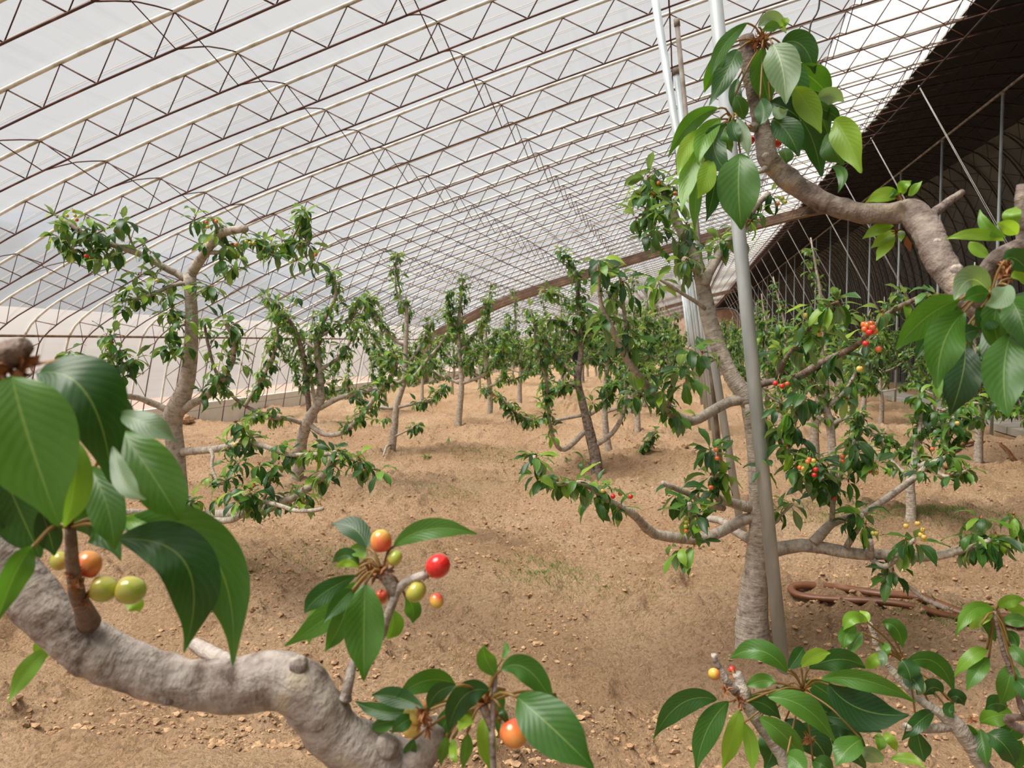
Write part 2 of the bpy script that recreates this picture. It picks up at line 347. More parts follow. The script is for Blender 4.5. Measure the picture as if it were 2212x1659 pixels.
# ------------------------------------------------------------------ trusses
L_F0, L_F1 = 0.12, PL[-1]-0.12
NODE = 0.475
node_l = np.arange(L_F0+0.10, L_F1-0.1, NODE)
sh = len_at_x(-4.28); node_l = node_l + ((sh-node_l[0])%NODE); node_l = node_l[node_l<L_F1-0.1]
inner_l = node_l + NODE*0.5
def P3(l, off, y=0.0): p = prof(l)+pnorm(l)*off; return np.array([p[0],y,p[1]])
lsamp = np.arange(0.0, PL[-1], 0.18)
def chord_mesh(off, r, n, mt, nm):
    mb = MB(); mb.tube([P3(l,off) for l in lsamp], r, n); return mb.mesh(nm, mt)
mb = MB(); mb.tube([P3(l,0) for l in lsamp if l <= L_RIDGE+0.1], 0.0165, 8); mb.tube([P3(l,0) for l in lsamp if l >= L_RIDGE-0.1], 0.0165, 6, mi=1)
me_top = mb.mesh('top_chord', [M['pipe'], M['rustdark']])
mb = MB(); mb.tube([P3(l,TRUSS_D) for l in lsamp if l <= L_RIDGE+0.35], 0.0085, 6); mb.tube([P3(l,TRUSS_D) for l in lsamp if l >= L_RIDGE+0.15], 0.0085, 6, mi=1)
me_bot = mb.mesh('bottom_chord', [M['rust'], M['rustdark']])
struts = []
for i,l in enumerate(node_l):
    if i>0: struts.append((P3(l,0.012), P3(inner_l[i]-NODE, TRUSS_D)))
    if inner_l[i] < L_F1: struts.append((P3(l,0.012), P3(inner_l[i], TRUSS_D)))
me_struts = []
for a,b in struts:
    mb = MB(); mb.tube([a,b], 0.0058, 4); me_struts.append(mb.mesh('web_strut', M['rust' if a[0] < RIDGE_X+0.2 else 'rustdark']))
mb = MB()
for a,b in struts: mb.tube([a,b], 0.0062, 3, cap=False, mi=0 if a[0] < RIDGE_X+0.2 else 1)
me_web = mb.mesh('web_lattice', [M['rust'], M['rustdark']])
n_rib = int((Y_END-1-YA)/RS)
FIRST = -4
truss_y = []
for k in range(FIRST, n_rib):
    y = YA+k*RS; truss_y.append(y); i = k-FIRST
    if k < 24:
        lab = f'arched lattice roof truss, {ORD[i]} one counted from the camera end'
        if i >= len(ORD): lab = 'arched lattice roof truss'
        grp = 'roof trusses before the brown arch beam'
    elif y < 60: lab, grp = 'one of the close-set distant roof trusses just beyond the brown arch beam', 'roof trusses beyond the brown arch beam'
    else: lab, grp = 'one of the tiny roof trusses at the far end of the house', 'roof trusses at the far end'
    t = empty('roof_truss', (PS[0,0], y, 0), lab, 'roof truss', grp)
    off = Matrix.Translation((-PS[0,0],0,0))
    link('top_chord', me_top, t, off); link('bottom_chord', me_bot, t, off)
    if k < 24:
        for me in me_struts: link('web_strut', me, t, off)
    else:
        link('web_lattice', me_web, t, off)

# crossed ties between neighbouring trusses, one brace line per place on the arch
TIES = [(-6.88,'lowest'),(-5.18,'second lowest'),(-3.36,'third lowest'),(-1.95,'fourth lowest'),(-0.2,'fifth lowest'),(1.5,'sixth lowest'),(2.9,'highest')]
for tx, word in TIES:
    l = node_l[np.argmin(abs(node_l-len_at_x(tx)))]
    o = empty('brace_line', (prof(l)[0], truss_y[0], prof(l)[1]-TRUSS_D), f'line of crossed rusty tie bars between trusses, {word} on the slope', 'brace', 'crossed tie lines')
    oi = l-0.06
    A = P3(l,0.0); B = P3(oi,TRUSS_D)
    base = np.array([prof(l)[0],0,prof(l)[1]-TRUSS_D])
    def tie(p, q, bow):
        mb = MB(); mid = (p+q)/2+np.array([0,0,bow]); P,_ = smoothline([p,mid,q], step=0.2); mb.tube(P-base, 0.0055, 4); return mb.mesh('tie_bar', M['rust'])
    dY = np.array([0,RS,0])
    m1 = tie(A, B+dY, 0.0); m2 = tie(B, A+dY, 0.03)
    for k,y in enumerate(truss_y[:-1]):
        if y > 62: break
        off = Matrix.Translation((0, y-truss_y[0], 0))
        link('tie_bar', m1, o, off); link('tie_bar', m2, o, off)
# straight purlin at the knee and light cords over the film
mb = MB(); mb.tube([(-8.33,Y_BACK+0.2,1.53),(-8.33,40,1.53),(-8.33,Y_END-0.5,1.53)], 0.02, 6)
tag(link('knee_purlin', mb.mesh('knee_purlin', M['beam'])), 'long brown rail running along the bent knee of the trusses', 'rail')
mb = MB(); mb.tube([P3(l,-0.04) for l in np.arange(0.3,L_VENT,0.25)], 0.0035, 4); me_c = mb.mesh('film_cord', M['cord'])
for k in range(FIRST, 24):
    o = link('film_cord', me_c); o.location = (0, YA+(k+0.5)*RS, 0)
    tag(o, f'thin pale cord over the film, in the {ORD[min(k-FIRST,27)]} gap between trusses from the camera', 'cord', 'film press cords')
# brown arch beam, and a second further off
def arch(y, w, off, h, label):
    mb = MB(); ls = np.arange(0.2, L_RIDGE+1.5, 0.2); V=[]
    for l in ls:
        a = prof(l)+pnorm(l)*off; b = prof(l)+pnorm(l)*(off+h)
        V += [(a[0],y,a[1]),(a[0],y+w,a[1]),(b[0],y+w,b[1]),(b[0],y,b[1])]
    F=[]
    for i in range(len(ls)-1):
        for j in range(4): F.append((i*4+j, i*4+(j+1)%4, (i+1)*4+(j+1)%4, (i+1)*4+j))
    F += [(3,2,1,0), tuple(len(V)-4+j for j in range(4))]
    mb.add(V,F); return tag(link('arch_beam', mb.mesh('arch_beam', M['beam'], smooth=False)), label, 'beam')
arch(YA+26*RS+0.05, 0.5, 0.05, 0.24, 'broad brown arch beam crossing the roof above the middle trees')
arch(YA+74*RS+0.05, 0.5, 0.05, 0.24, 'small brown arch beam far down the greenhouse')

# ------------------------------------------------------------------ poles
def pole(name, a, b, r, mt, label, group, n=14, extra=None):
    a=np.array(a,float); b=np.array(b,float)
    t = empty(name, a, label, 'pole', group)
    mb = MB(); mb.tube([np.zeros(3),(b-a)*0.5,b-a], r, n); link('shaft', mb.mesh('shaft', mt), t)
    d=(b-a)/np.linalg.norm(b-a)
    mb = MB(); e=(b-a); mb.tube([e-d*0.05,e+d*0.015], r*1.25, n); link('top_cap', mb.mesh('top_cap', M['darkpipe']), t)
    return t
def roofz(x): return float(np.interp(x, PS[:np.argmax(PS[:,0])+1,0], PS[:np.argmax(PS[:,0])+1,1]))
for i in range(22):
    y = 3.6+2.44*i
    lean = -0.36*2.0 + random.uniform(-0.04,0.04) if i < 2 else -0.56+random.uniform(-0.05,0.05)
    bx = 0.46 + (random.uniform(-0.04,0.04) if i>1 else 0)
    tx = bx+lean; tz = roofz(tx)-TRUSS_D-0.02
    if i == 0: tx, tz = 0.46-0.34/2.96*4.35, 4.35
    pole('leaning_pole', (bx,y,-0.08), (tx,y,tz), 0.0305, M['galv'],
         f'galvanised steel pole leaning left, {ORD[i]} from the camera in the row' if i<8 else 'one of the slim far galvanised poles in the leaning row',
         'leaning galvanised poles')
p0 = at(1461,0,8.3)
pole('weathered_pole', (0.38,7.2,-0.08), (-0.10,7.2,roofz(-0.10)-0.27), 0.022, M['darkpipe'], 'thin dark weathered pole beside the leaning galvanised poles', 'weathered pole')
for i in range(-2,22):
    y = 13.43+2.85*i
    pole('back_pole', (4.75,y,-0.05), (4.75,y,5.30), 0.026, M['galv'],
         f'upright galvanised back pole near the path, {ORD[i+2]} from the camera' if i<8 else 'one of the slim far upright poles along the dark back wall', 'upright poles along the path', n=8)
mb = MB(); mb.tube([(4.75,Y_BACK+0.3,5.31),(4.75,40,5.31),(4.75,Y_END-0.5,5.31)], 0.022, 6)
tag(link('ridge_rail', mb.mesh('ridge_rail', M['darkpipe'])), 'brownish ridge rail carried on the upright back poles', 'rail')
mb = MB(); mb.tube([(RIDGE_X,Y_BACK+0.3,5.16),(RIDGE_X,40,5.16),(RIDGE_X,Y_END-0.5,5.16)], 0.014, 6)
tag(link('edge_rail', mb.mesh('edge_rail', M['rustdark'])), 'dark rail along the edge of the black roof quilt', 'rail')
for i in range(0,20):
    y = 12.49+2.95*i+(0.55 if i==4 else 0)
    lab = f'pair of pale guy wires from the black roof edge, {ORD[i]} from the camera' if i<7 else 'far pair of pale guy wires crossing the dark back wall'
    t = empty('guy_wire', (6.05,y,0), lab, 'guy wire', 'guy wires of the back roof')
    for d in (-0.03,0.03):
        mb = MB(); mb.tube([np.array((RIDGE_X-6.05,d*0.4,5.2)), np.array((0.0,d*2,0.0))], 0.005, 5); link('wire', mb.mesh('wire', M['string']), t)
mb = MB(); P,_ = smoothline([at(1772,-40,5.2),at(1768,20,5.2),at(1752,50,5.2),at(1745,95,5.2)], step=0.03); mb.tube(P,0.006,6)
tag(link('hanging_cable', mb.mesh('hanging_cable', M['cable'])), 'short black cable hanging from the roof near the tall pole', 'cable')

# ------------------------------------------------------------------ ground
_LAT = {}
def vnoise(x, y, s, seed):
    if seed not in _LAT: _LAT[seed] = np.random.default_rng(seed).random((257,257))
    r = _LAT[seed]; X = np.asarray(x)/s+1000.3; Y = np.asarray(y)/s+777.7
    xi = np.floor(X).astype(int); yi = np.floor(Y).astype(int); fx = X-xi; fy = Y-yi
    fx = fx*fx*(3-2*fx); fy = fy*fy*(3-2*fy); g = lambda a,b: r[a%257, b%257]
    return (g(xi,yi)*(1-fx)+g(xi+1,yi)*fx)*(1-fy)+(g(xi,yi+1)*(1-fx)+g(xi+1,yi+1)*fx)*fy - 0.5
def damp_f(x, y):
    d = np.clip(vnoise(x,y,1.1,5)*1.4+vnoise(x,y,0.35,6)*1.4-0.32, 0, 1)
    for cx,cy,r in ((-1.35,3.7,0.75),(-0.45,3.6,0.7),(0.35,3.9,0.8),(1.2,3.9,0.7),(-5.2,10,1.6),(2.4,5.4,0.7)):
        d = d + 0.24*np.exp(-(((x-cx)**2*0.8+(y-cy)**2*1.8)/(r*r)))
    return np.clip(d,0,1)
def gh_base(x, y):
    h = 0.075*np.cos((y-4.45+0.25*np.sin(x*0.9))*2*PI/2.44)                # low cross berms between the trees
    h = h + vnoise(x,y,1.3,11)*0.12 + vnoise(x,y,0.42,12)*0.055
    return h-0.01
def ground_h(x, y):
    h = gh_base(x,y) + vnoise(x,y,0.15,13)*0.045 + vnoise(x,y,0.06,14)*0.030
    c = vnoise(x,y,0.05,15)+vnoise(x,y,0.22,16)*0.9
    h = h + np.clip(c-0.08,0,1)*0.12                                        # crumbly lumps
    return h
def onground(px,py,up=0.0):
    z = 0.0
    for _ in range(12):
        p = onz(px,py,z+up); z = 0.5*z+0.5*gz(p[0],p[1])
    return onz(px,py,z+up)
def gz(x,y): return float(gh_base(np.array([x]),np.array([y]))[0])
xs = np.concatenate([np.arange(-8.70,-4,0.05),np.arange(-4,3.5,0.022),np.arange(3.5,7.25,0.06)])
ys = np.concatenate([np.arange(Y_BACK,2.2,0.25),np.arange(2.2,6.2,0.019),np.arange(6.2,10,0.035),np.arange(10,16,0.07),np.arange(16,40,0.22),np.arange(40,Y_END+0.5,1.0)])
gx,gy = np.meshgrid(xs,ys); hz = ground_h(gx,gy); dm = damp_f(gx,gy)
V = np.column_stack([gx.ravel(),gy.ravel(),hz.ravel()]); nx=len(xs); ny=len(ys)
idx = np.arange(nx*ny).reshape(ny,nx)
Q = np.column_stack([idx[:-1,:-1].ravel(),idx[:-1,1:].ravel(),idx[1:,1:].ravel(),idx[1:,:-1].ravel()])
me = bpy.data.meshes.new('floor'); me.vertices.add(len(V)); me.vertices.foreach_set('co', V.ravel())
me.loops.add(Q.size); me.loops.foreach_set('vertex_index', Q.ravel().astype(np.int32))
me.polygons.add(len(Q)); me.polygons.foreach_set('loop_start', np.arange(0,Q.size,4,dtype=np.int32)); me.polygons.foreach_set('loop_total', np.full(len(Q),4,dtype=np.int32))
me.materials.append(M['soil']); me.update(calc_edges=True); me.polygons.foreach_set('use_smooth', np.ones(len(Q),bool))
aa = me.attributes.new('along','FLOAT_VECTOR','POINT'); aa.data.foreach_set('vector', np.column_stack([dm.ravel(),dm.ravel()*0,dm.ravel()*0]).ravel())
floor = struct(link('floor', me), 'sandy orange soil floor with clods, cracks and low berms', 'soil')

ICO = None
def ico():
    t=(1+5**.5)/2; v=np.array([(-1,t,0),(1,t,0),(-1,-t,0),(1,-t,0),(0,-1,t),(0,1,t),(0,-1,-t),(0,1,-t),(t,0,-1),(t,0,1),(-t,0,-1),(-t,0,1)],float)/math.sqrt(1+t*t)
    f=[(0,11,5),(0,5,1),(0,1,7),(0,7,10),(0,10,11),(1,5,9),(5,11,4),(11,10,2),(10,7,6),(7,1,8),(3,9,4),(3,4,2),(3,2,6),(3,6,8),(3,8,9),(4,9,5),(2,4,11),(6,2,10),(8,6,7),(9,8,1)]
    return v,f
iv, if_ = ico()
NC = 60000; cy = 2.3+RNG.random(NC)**1.6*10.5; cx = np.where(cy>5, RNG.uniform(-6.8,5.2,NC), RNG.uniform(-2.7,3.1,NC))
keep = vnoise(cx,cy,0.55,21)*1.5+RNG.random(NC)*0.8-0.42 > 0
cx,cy = cx[keep][:24000],cy[keep][:24000]; cz = ground_h(cx,cy); cs = 0.0035+0.012*RNG.random(len(cx))**4
mb = MB()
for x,y,z,sz in zip(cx,cy,cz,cs):
    mb.add(iv*(1+0.28*RNG.standard_normal((12,1)))*sz*np.array([1.2,1.0,0.75])+np.array([x,y,z+sz*0.3]), if_)
o = link('soil_crumbs', mb.mesh('soil_crumbs', M['clod'], smooth=False)); tag(o, 'loose soil crumbs scattered over the sandy floor', 'soil', kind='stuff')
for (px,py,s,lab) in [(402,915,0.17,'big rough soil lump by the plastic wall behind the left tree'),(1480,968,0.07,'small brown stone lump on the soil left of the pole row'),(1420,1000,0.045,'little brown clod on the soil below the small stone lump')]:
    p = onground(px,py)
    mb = MB(); mb.add(iv*s*(1+0.18*RNG.standard_normal((12,1)))*np.array([1,1,0.75]), if_); o = link('soil_lump', mb.mesh('soil_lump', M['clod'], smooth=False))
    o.location = (p[0],p[1],gz(p[0],p[1])+s*0.5); md = o.modifiers.new('sub','SUBSURF'); md.levels=2; md.render_levels=2
    tx = bpy.data.textures.new('lumps','CLOUDS'); tx.noise_scale=s*0.5; dmm=o.modifiers.new('disp','DISPLACE'); dmm.texture=tx; dmm.strength=s*0.5
    tag(o, lab, 'soil lump')

# outside the film: sand, a pale bank, grey hills
mb = MB(); mb.add([(-160,-60,-0.3),(-8.9,-60,-0.3),(-8.9,200,-0.3),(-160,200,-0.3)],[(0,1,2,3)])
struct(link('floor_outside', mb.mesh('floor_outside', M['outside'])), 'sandy ground outside the plastic film', 'ground')
def ridge(name, x0, x1, h, wob, seed, mt, label):
    mb = MB(); ys_ = np.linspace(-90,230,90); xs_ = np.linspace(0,1,14); V=[]
    for y in ys_:
        hh = h*(1+wob*2*float(vnoise(np.array([y]),np.array([0.0]),30,seed)[0])+wob*float(vnoise(np.array([y]),np.array([5.0]),9,seed)[0]))
        for s in xs_: V.append((x0+(x1-x0)*s, y, -0.4+hh*math.sin(min(1,s*1.3)*PI/2)))
    n=len(xs_); mb.add(V,[(i*n+j,(i+1)*n+j,(i+1)*n+j+1,i*n+j+1) for i in range(len(ys_)-1) for j in range(n-1)])
    o = link(name, mb.mesh(name, mt)); struct(o, label, 'hill'); return o
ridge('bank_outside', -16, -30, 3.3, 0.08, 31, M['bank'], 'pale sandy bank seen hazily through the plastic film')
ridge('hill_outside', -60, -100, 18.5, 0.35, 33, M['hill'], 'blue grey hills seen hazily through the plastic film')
# kerb under the film, on the left
mb = MB(); mb.box((-8.66,Y_BACK,-0.1),(-8.56,Y_END,0.20)); mb.box((-8.64,Y_BACK,0.20),(-8.60,Y_END,0.225)); mb.box((-8.68,Y_BACK,0.225),(-8.585,Y_END,0.34))
struct(link('baseboard_left', mb.mesh('baseboard_left', M['kerb'], smooth=False)), 'pale low kerb at the foot of the plastic film', 'kerb')
# path of slabs along the back poles
mb = MB(); mb.box((-0.36,-0.48,-0.06),(0.36,0.48,0.05)); me_s = mb.mesh('paving_slab', M['path'], smooth=False)
mb = MB(); mb.box((4.92,4,-0.12),(5.78,60,-0.02)); pth = struct(link('floor_path', mb.mesh('floor_path', M['soil'], smooth=False)), 'narrow grey paved path beside the upright back poles', 'path')
for k in range(40): link('paving_slab', me_s, pth, Matrix.Translation((5.35, 6.0+k*1.0, 0.06)))

# hoses
def hose(pts, w, label, z=0.03):
    P=[]
    for px,py in pts:
        p = onground(px,py,0.02); P.append((p[0],p[1],float(ground_h(np.array([p[0]]),np.array([p[1]]))[0])*0.5+p[2]*0.5+0.02))
    P,_ = smoothline(P, step=0.03); mb = MB(); mb.tube(P, w, 10, flat=0.7, jit=0.02)
    return tag(link('layflat_hose', mb.mesh('layflat_hose', M['hose'])), label, 'hose')
hose([(2260,1352),(2150,1343),(2070,1338),(1960,1326),(1890,1318),(1810,1304),(1750,1293),(1716,1284),(1712,1276),(1745,1271),(1820,1275),(1900,1289),(1985,1309),(2080,1330),(2200,1352),(2290,1372)], 0.024, 'brown flat hose folded in a loop on the soil right of the near pole')
hose([(1985,1013),(2040,1014),(2078,1019),(2062,1008),(2046,992),(2056,976),(2092,961),(2150,959),(2175,975),(2194,999),(2250,1030)], 0.026, 'brown hose curled on the soil by the right edge near the path', 0.04)

# grass
def grass_patch(px,py,rx,ry,n,label,h=0.032):
    p = onground(px,py); mb = MB()
    for _ in range(int(n*1.5)):
        a = random.random()*2*PI; r = math.sqrt(random.random()); x = p[0]+rx*r*math.cos(a); y = p[1]+ry*r*math.sin(a)
        z = float(ground_h(np.array([x]),np.array([y]))[0]); hh = h*random.uniform(0.4,1.2); t = random.random()*2*PI; w = 0.0014
        d = np.array([math.cos(t),math.sin(t),0])*w; l = np.array([random.uniform(-1,1),random.uniform(-1,1),0])*hh*0.5
        b = np.array([x,y,z-0.005])
        mb.add([b-d,b+d,b+l+d*0.6+np.array([0,0,hh*0.7]),b+l*1.8+np.array([0,0,hh])],[(0,1,2),(0,2,3)],[(-.5,0,0),(.5,0,0),(.5,.7,0),(0,1,0)])
    o = link('grass_patch', mb.mesh('grass_patch', M['grass'])); return tag(o, label, 'grass', 'thin grass patches', 'stuff')
for a in [(1165,1232,0.28,0.3,420,'thin green grass in the damp hollow at the centre of the soil'),(1270,1268,0.45,0.22,260,'sparse grass right of the damp hollow'),
          (1850,1108,0.85,0.24,1500,'strip of green grass behind the near tree and pole'),(2080,1118,0.5,0.2,600,'strip of green grass right of the grey trunk'),(1080,982,0.7,0.3,800,'thin line of grass on the berm before the middle trees'),
          (960,1064,0.35,0.2,240,'small grass tuft on the soil left of the centre'),(640,1208,0.6,0.25,420,'faint grass below the left tree branches'),(2030,1338,0.28,0.16,320,'grass tufts growing over the brown hose'),
          (1110,833,0.6,0.5,200,'far grass tuft between the tree rows'),(1200,884,0.4,0.5,200,'grass tuft in front of the far trunk')]: grass_patch(*a)

# ------------------------------------------------------------------ leaves
def leaf_shape(t):
    if not 0 < t < 1: return 0.0
    w = math.sin(PI*t**0.94)**0.88
    if t > 0.74: w *= 1-0.42*math.sin((t-0.74)/0.26*PI*0.5)**1.5*(1 if t < 0.97 else 0.9)
    return w
def low_leaf(seed, droop, fold, twist, w=0.22):
    rr = random.Random(seed); mb = MB(); st = [0.0,0.12,0.3,0.5,0.72,0.9,1.0]; V=[]; A=[]; F=[]
    y=0; z=0; ang=0.25; pts=[]
    for i,t in enumerate(st):
        if i:
            ds = st[i]-st[i-1]; ang -= droop*ds; y += math.cos(ang)*ds; z += math.sin(ang)*ds
        pts.append((y,z,ang))
    pet = 0.24
    for i,t in enumerate(st):
        y,z,ang = pts[i]; hw = w*leaf_shape(t) if 0<t<1 else 0.004
        tw = twist*t; up = fold*hw; wav = 0.03*math.sin(9*t+seed)
        for s in (-1,0,1):
            lx = s*hw; lz = (up+wav*s if s else 0)
            x2 = lx*math.cos(tw)-lz*math.sin(tw)*0.5; z2 = lz*math.cos(tw)+lx*math.sin(tw)
            V.append((x2, y-math.sin(ang)*z2+pet*0.9, z+math.cos(ang)*z2)); A.append((s,t,0))
    for i in range(len(st)-1):
        for j in (0,1): F.append((i*3+j,i*3+j+1,i*3+3+j+1,i*3+3+j))
    mb.add(V,F,A)
    pw=0.012; mb.add([(-pw,0,-0.05),(pw,0,-0.05),(pw,pet,0),(-pw,pet,0)],[(0,1,2,3)],[(0,0,1)]*4)
    return mb
LOW = [low_leaf(i, d, f, tw, w) for i,(d,f,tw,w) in enumerate([(0.7,0.35,0.2,0.20),(1.2,0.25,-0.3,0.215),(0.3,0.5,0.4,0.18),(1.6,0.3,0.1,0.205),(0.9,0.6,-0.5,0.19),(0.5,0.2,0.0,0.22)])]
TONES = ['d','g','b']
LOWME = {(i,k): mb.mesh('leaf', M['leaf_'+k]) for i,mb in enumerate(LOW) for k in TONES}
LOWV = [np.concatenate(mb.v) for mb in LOW]; LOWA = [np.concatenate(mb.a) for mb in LOW]; LOWF = [mb.f for mb in LOW]
def rosette(p, n, size, rng, out, spread=1.0, axis=None):
    a0 = rng.random()*2*PI
    for i in range(n):
        az = a0+2*PI*i/n+rng.uniform(-.5,.5); el = rng.uniform(-1.35,-0.1) if rng.random()<0.78 else rng.uniform(-0.1,0.9)
        d = np.array([math.cos(az)*math.cos(el),math.sin(az)*math.cos(el),math.sin(el)])*spread
        if axis is not None: d = d+np.asarray(axis)*0.4
        d /= np.linalg.norm(d); s = np.cross(d,[0,0,1]); ns = np.linalg.norm(s); s = s/ns if ns>1e-3 else np.array([1.0,0,0])
        nr = np.cross(s,d); ro = rng.uniform(-.5,.5); s2 = s*math.cos(ro)+nr*math.sin(ro); nr = np.cross(s2,d)
        L = size*rng.uniform(0.75,1.2)
        out.append((np.asarray(p)+rng.uniform(-.006,.006),s2,d,nr,L,rng.randrange(len(LOW)),rng.choices(TONES,(0.42,0.43,0.15))[0]))
def mat4(p,s,d,n,L):
    mm = Matrix.Identity(4)
    for i in range(3): mm[i][0]=s[i]*L; mm[i][1]=d[i]*L; mm[i][2]=n[i]*L; mm[i][3]=p[i]
    return mm
def emit_leaves(tree, leaves, base, limit=300, name='foliage'):
    leaves = sorted(leaves, key=lambda q: depth(q[0])-q[4]*2)
    for (p,s,d,n,L,i,k) in leaves[:limit]: link('leaf', LOWME[(i,k)], tree, mat4(p-base,s,d,n,L))
    rest = leaves[limit:]
    if rest:
        o = link(name, leaf_mass(rest, base), tree); o['kind']='stuff'
def leaf_mass(rest, base):
    mb = MB(); ti = {'d':0,'g':1,'b':2}
    for (p,s,d,n,L,i,k) in rest:
        R = np.stack([s,d,n],1)*L; mb.add(LOWV[i]@R.T+(p-base), LOWF[i], LOWA[i], ti[k])
    return mb.mesh('foliage', [M['leaf_'+k] for k in TONES])

# fruit
def cherry_mesh(mt, seed):
    mb = MB(); V=[]; F=[]; nr,ns=11,14
    for i in range(nr):
        ph = PI*i/(nr-1); r = math.sin(ph)**0.92; z = math.cos(ph)*0.98
        if i<3: z -= 0.26*(1-i/3)**1.3
        for j in range(ns):
            th = 2*PI*j/ns; rr = r*(1-0.05*math.exp(-((th-PI)/0.35)**2)); V.append((rr*math.cos(th)*1.03, rr*math.sin(th)*0.97, z))
    for i in range(nr-1):
        for j in range(ns): F.append((i*ns+j,(i+1)*ns+j,(i+1)*ns+(j+1)%ns,i*ns+(j+1)%ns))
    mb.add(V,F); return mb.mesh('cherry', mt)
CH = {k: cherry_mesh(M['cherry_'+k], 1) for k in ('red','blush','orange','green','yellow')}
mb = MB(); P,_ = smoothline([(0,0,0.72),(0.1,0,1.4),(0.35,0.05,2.4),(0.75,0.1,3.2)], step=0.3); mb.tube(P,[0.10]*len(P),5); ME_STALK = mb.mesh('fruit_stalk', M['stalk'])
def cherry(tree, base, p, r, kind, rng, tilt=0.5, stalk=True):
    o = link('cherry', CH[kind], tree)
    q = Matrix.Translation(Vector([float(c) for c in (np.asarray(p)-base)])) @ Matrix.Rotation(rng.random()*2*PI,4,'Z') @ Matrix.Rotation(rng.uniform(-tilt,tilt),4,'X')
    o.matrix_local = q @ Matrix.Diagonal((r,r,r*1.06,1))
    if stalk: link('fruit_stalk', ME_STALK, o)
    return o
mb = MB(); rb = random.Random(5)
for i in range(16):
    a = rb.random()*2*PI; e = rb.uniform(-1.0,1.0); d = np.array([math.cos(a)*math.cos(e),math.sin(a)*math.cos(e),math.sin(e)])*rb.uniform(0.35,0.8); s = np.cross(d,[0.1,0.2,1]); s/=np.linalg.norm(s); s*=rb.uniform(0.06,0.15); c=np.cross(d,s); c/=np.linalg.norm(c); c*=0.15
    mb.add([d*0.05-s*0.5,d*0.05+s*0.5,d*0.6+s+c,d*1.2+c*rb.uniform(-2,2),d*0.6-s+c],[(0,1,2),(0,2,4),(2,3,4)])
ME_BRACT = mb.mesh('bract_tuft', M['bract'])

# ------------------------------------------------------------------ trees drawn branch by branch
def tree_from(label, Y, basepx, specs, cherries=(), ros=(), bark='bark', leaf=0.105, limit=300, seed=1, tipn=8, spurs=0.11, name='cherry_tree', density=1.0):
    rng = random.Random(seed)
    bp = at(basepx[0],basepx[1],Y); base = np.array([bp[0],Y,gz(bp[0],Y)-0.03])
    t = empty(name, base, label, 'cherry tree', 'cherry trees')
    out=[]; tufts=[]
    for k,sp in enumerate(specs):
        kind, pts, dend, leafy = sp['k'], sp['p'], sp.get('d',0.0), sp.get('l',None)
        ds = sp.get('d0',0.0); n=len(pts); P=[]; R=[]
        for i,q in enumerate(pts):
            f = i/(n-1); yy = Y+ds+(dend-ds)*f*f*(3-2*f) if ds==0 else Y+ds+(dend-ds)*f
            p = at(q[0],q[1],yy); P.append(p); R.append(q[2]*0.5*depth(p)/FPX)
        if kind=='trunk': P[0][2] = base[2]-0.05
        P,R = smoothline(P,R,step=0.05 if kind=='trunk' else 0.04)
        if kind!='trunk':
            R = R*(1+0.05*np.array([rng.uniform(-1,1) for _ in R]))
        mb = MB(); mb.tube(P-base, R, 12 if R.max()>0.025 else 8, jit=0.025)
        # knots
        link(kind, mb.mesh(kind, M[sp.get('b', bark)]), t)
        if leafy:
            t0,t1,step = leafy; L = np.concatenate([[0],np.cumsum(np.linalg.norm(np.diff(P,axis=0),axis=1))]); step/=density
            l = L[-1]*t0
            while l < L[-1]*t1:
                q = np.array([np.interp(l,L,P[:,c]) for c in range(3)]); r = np.interp(l,L,R)
                az = rng.random()*2*PI; o = np.array([math.cos(az)*0.8,math.sin(az)*0.8,rng.uniform(-.2,.9)]); q2 = q+o/np.linalg.norm(o)*(r+rng.uniform(0.01,0.05))
                mbs_ = None
                rosette(q2, rng.choice((5,6,7,8)), leaf*rng.uniform(0.75,1.05), rng, out)
                if rng.random()<0.30: tufts.append(q2)
                l += step*rng.uniform(0.6,1.4)
            if t1 >= 0.99:
                rosette(P[-1], tipn, leaf, rng, out, axis=(0,0,0.6))
    for r in ros:
        p = at(r[0],r[1],Y+(r[3] if len(r)>3 else 0)); rosette(p, r[2], leaf, rng, out); tufts.append(p)
    emit_leaves(t, out, base, limit)
    for q in tufts: link('bract_tuft', ME_BRACT, t, Matrix.Translation(Vector([float(c) for c in q-base])) @ Matrix.Scale(0.016+0.01*rng.random(),4))
    for c in cherries:
        p = at(c[0],c[1],Y+(c[3] if len(c)>3 else -0.05)); cherry(t, base, p, 0.0105*(c[4] if len(c)>4 else 1), c[2], rng)
    return t
def B(p, d=0.0, l=None, k='branch', **kw): return dict(k=k, p=p, d=d, l=l, **kw)

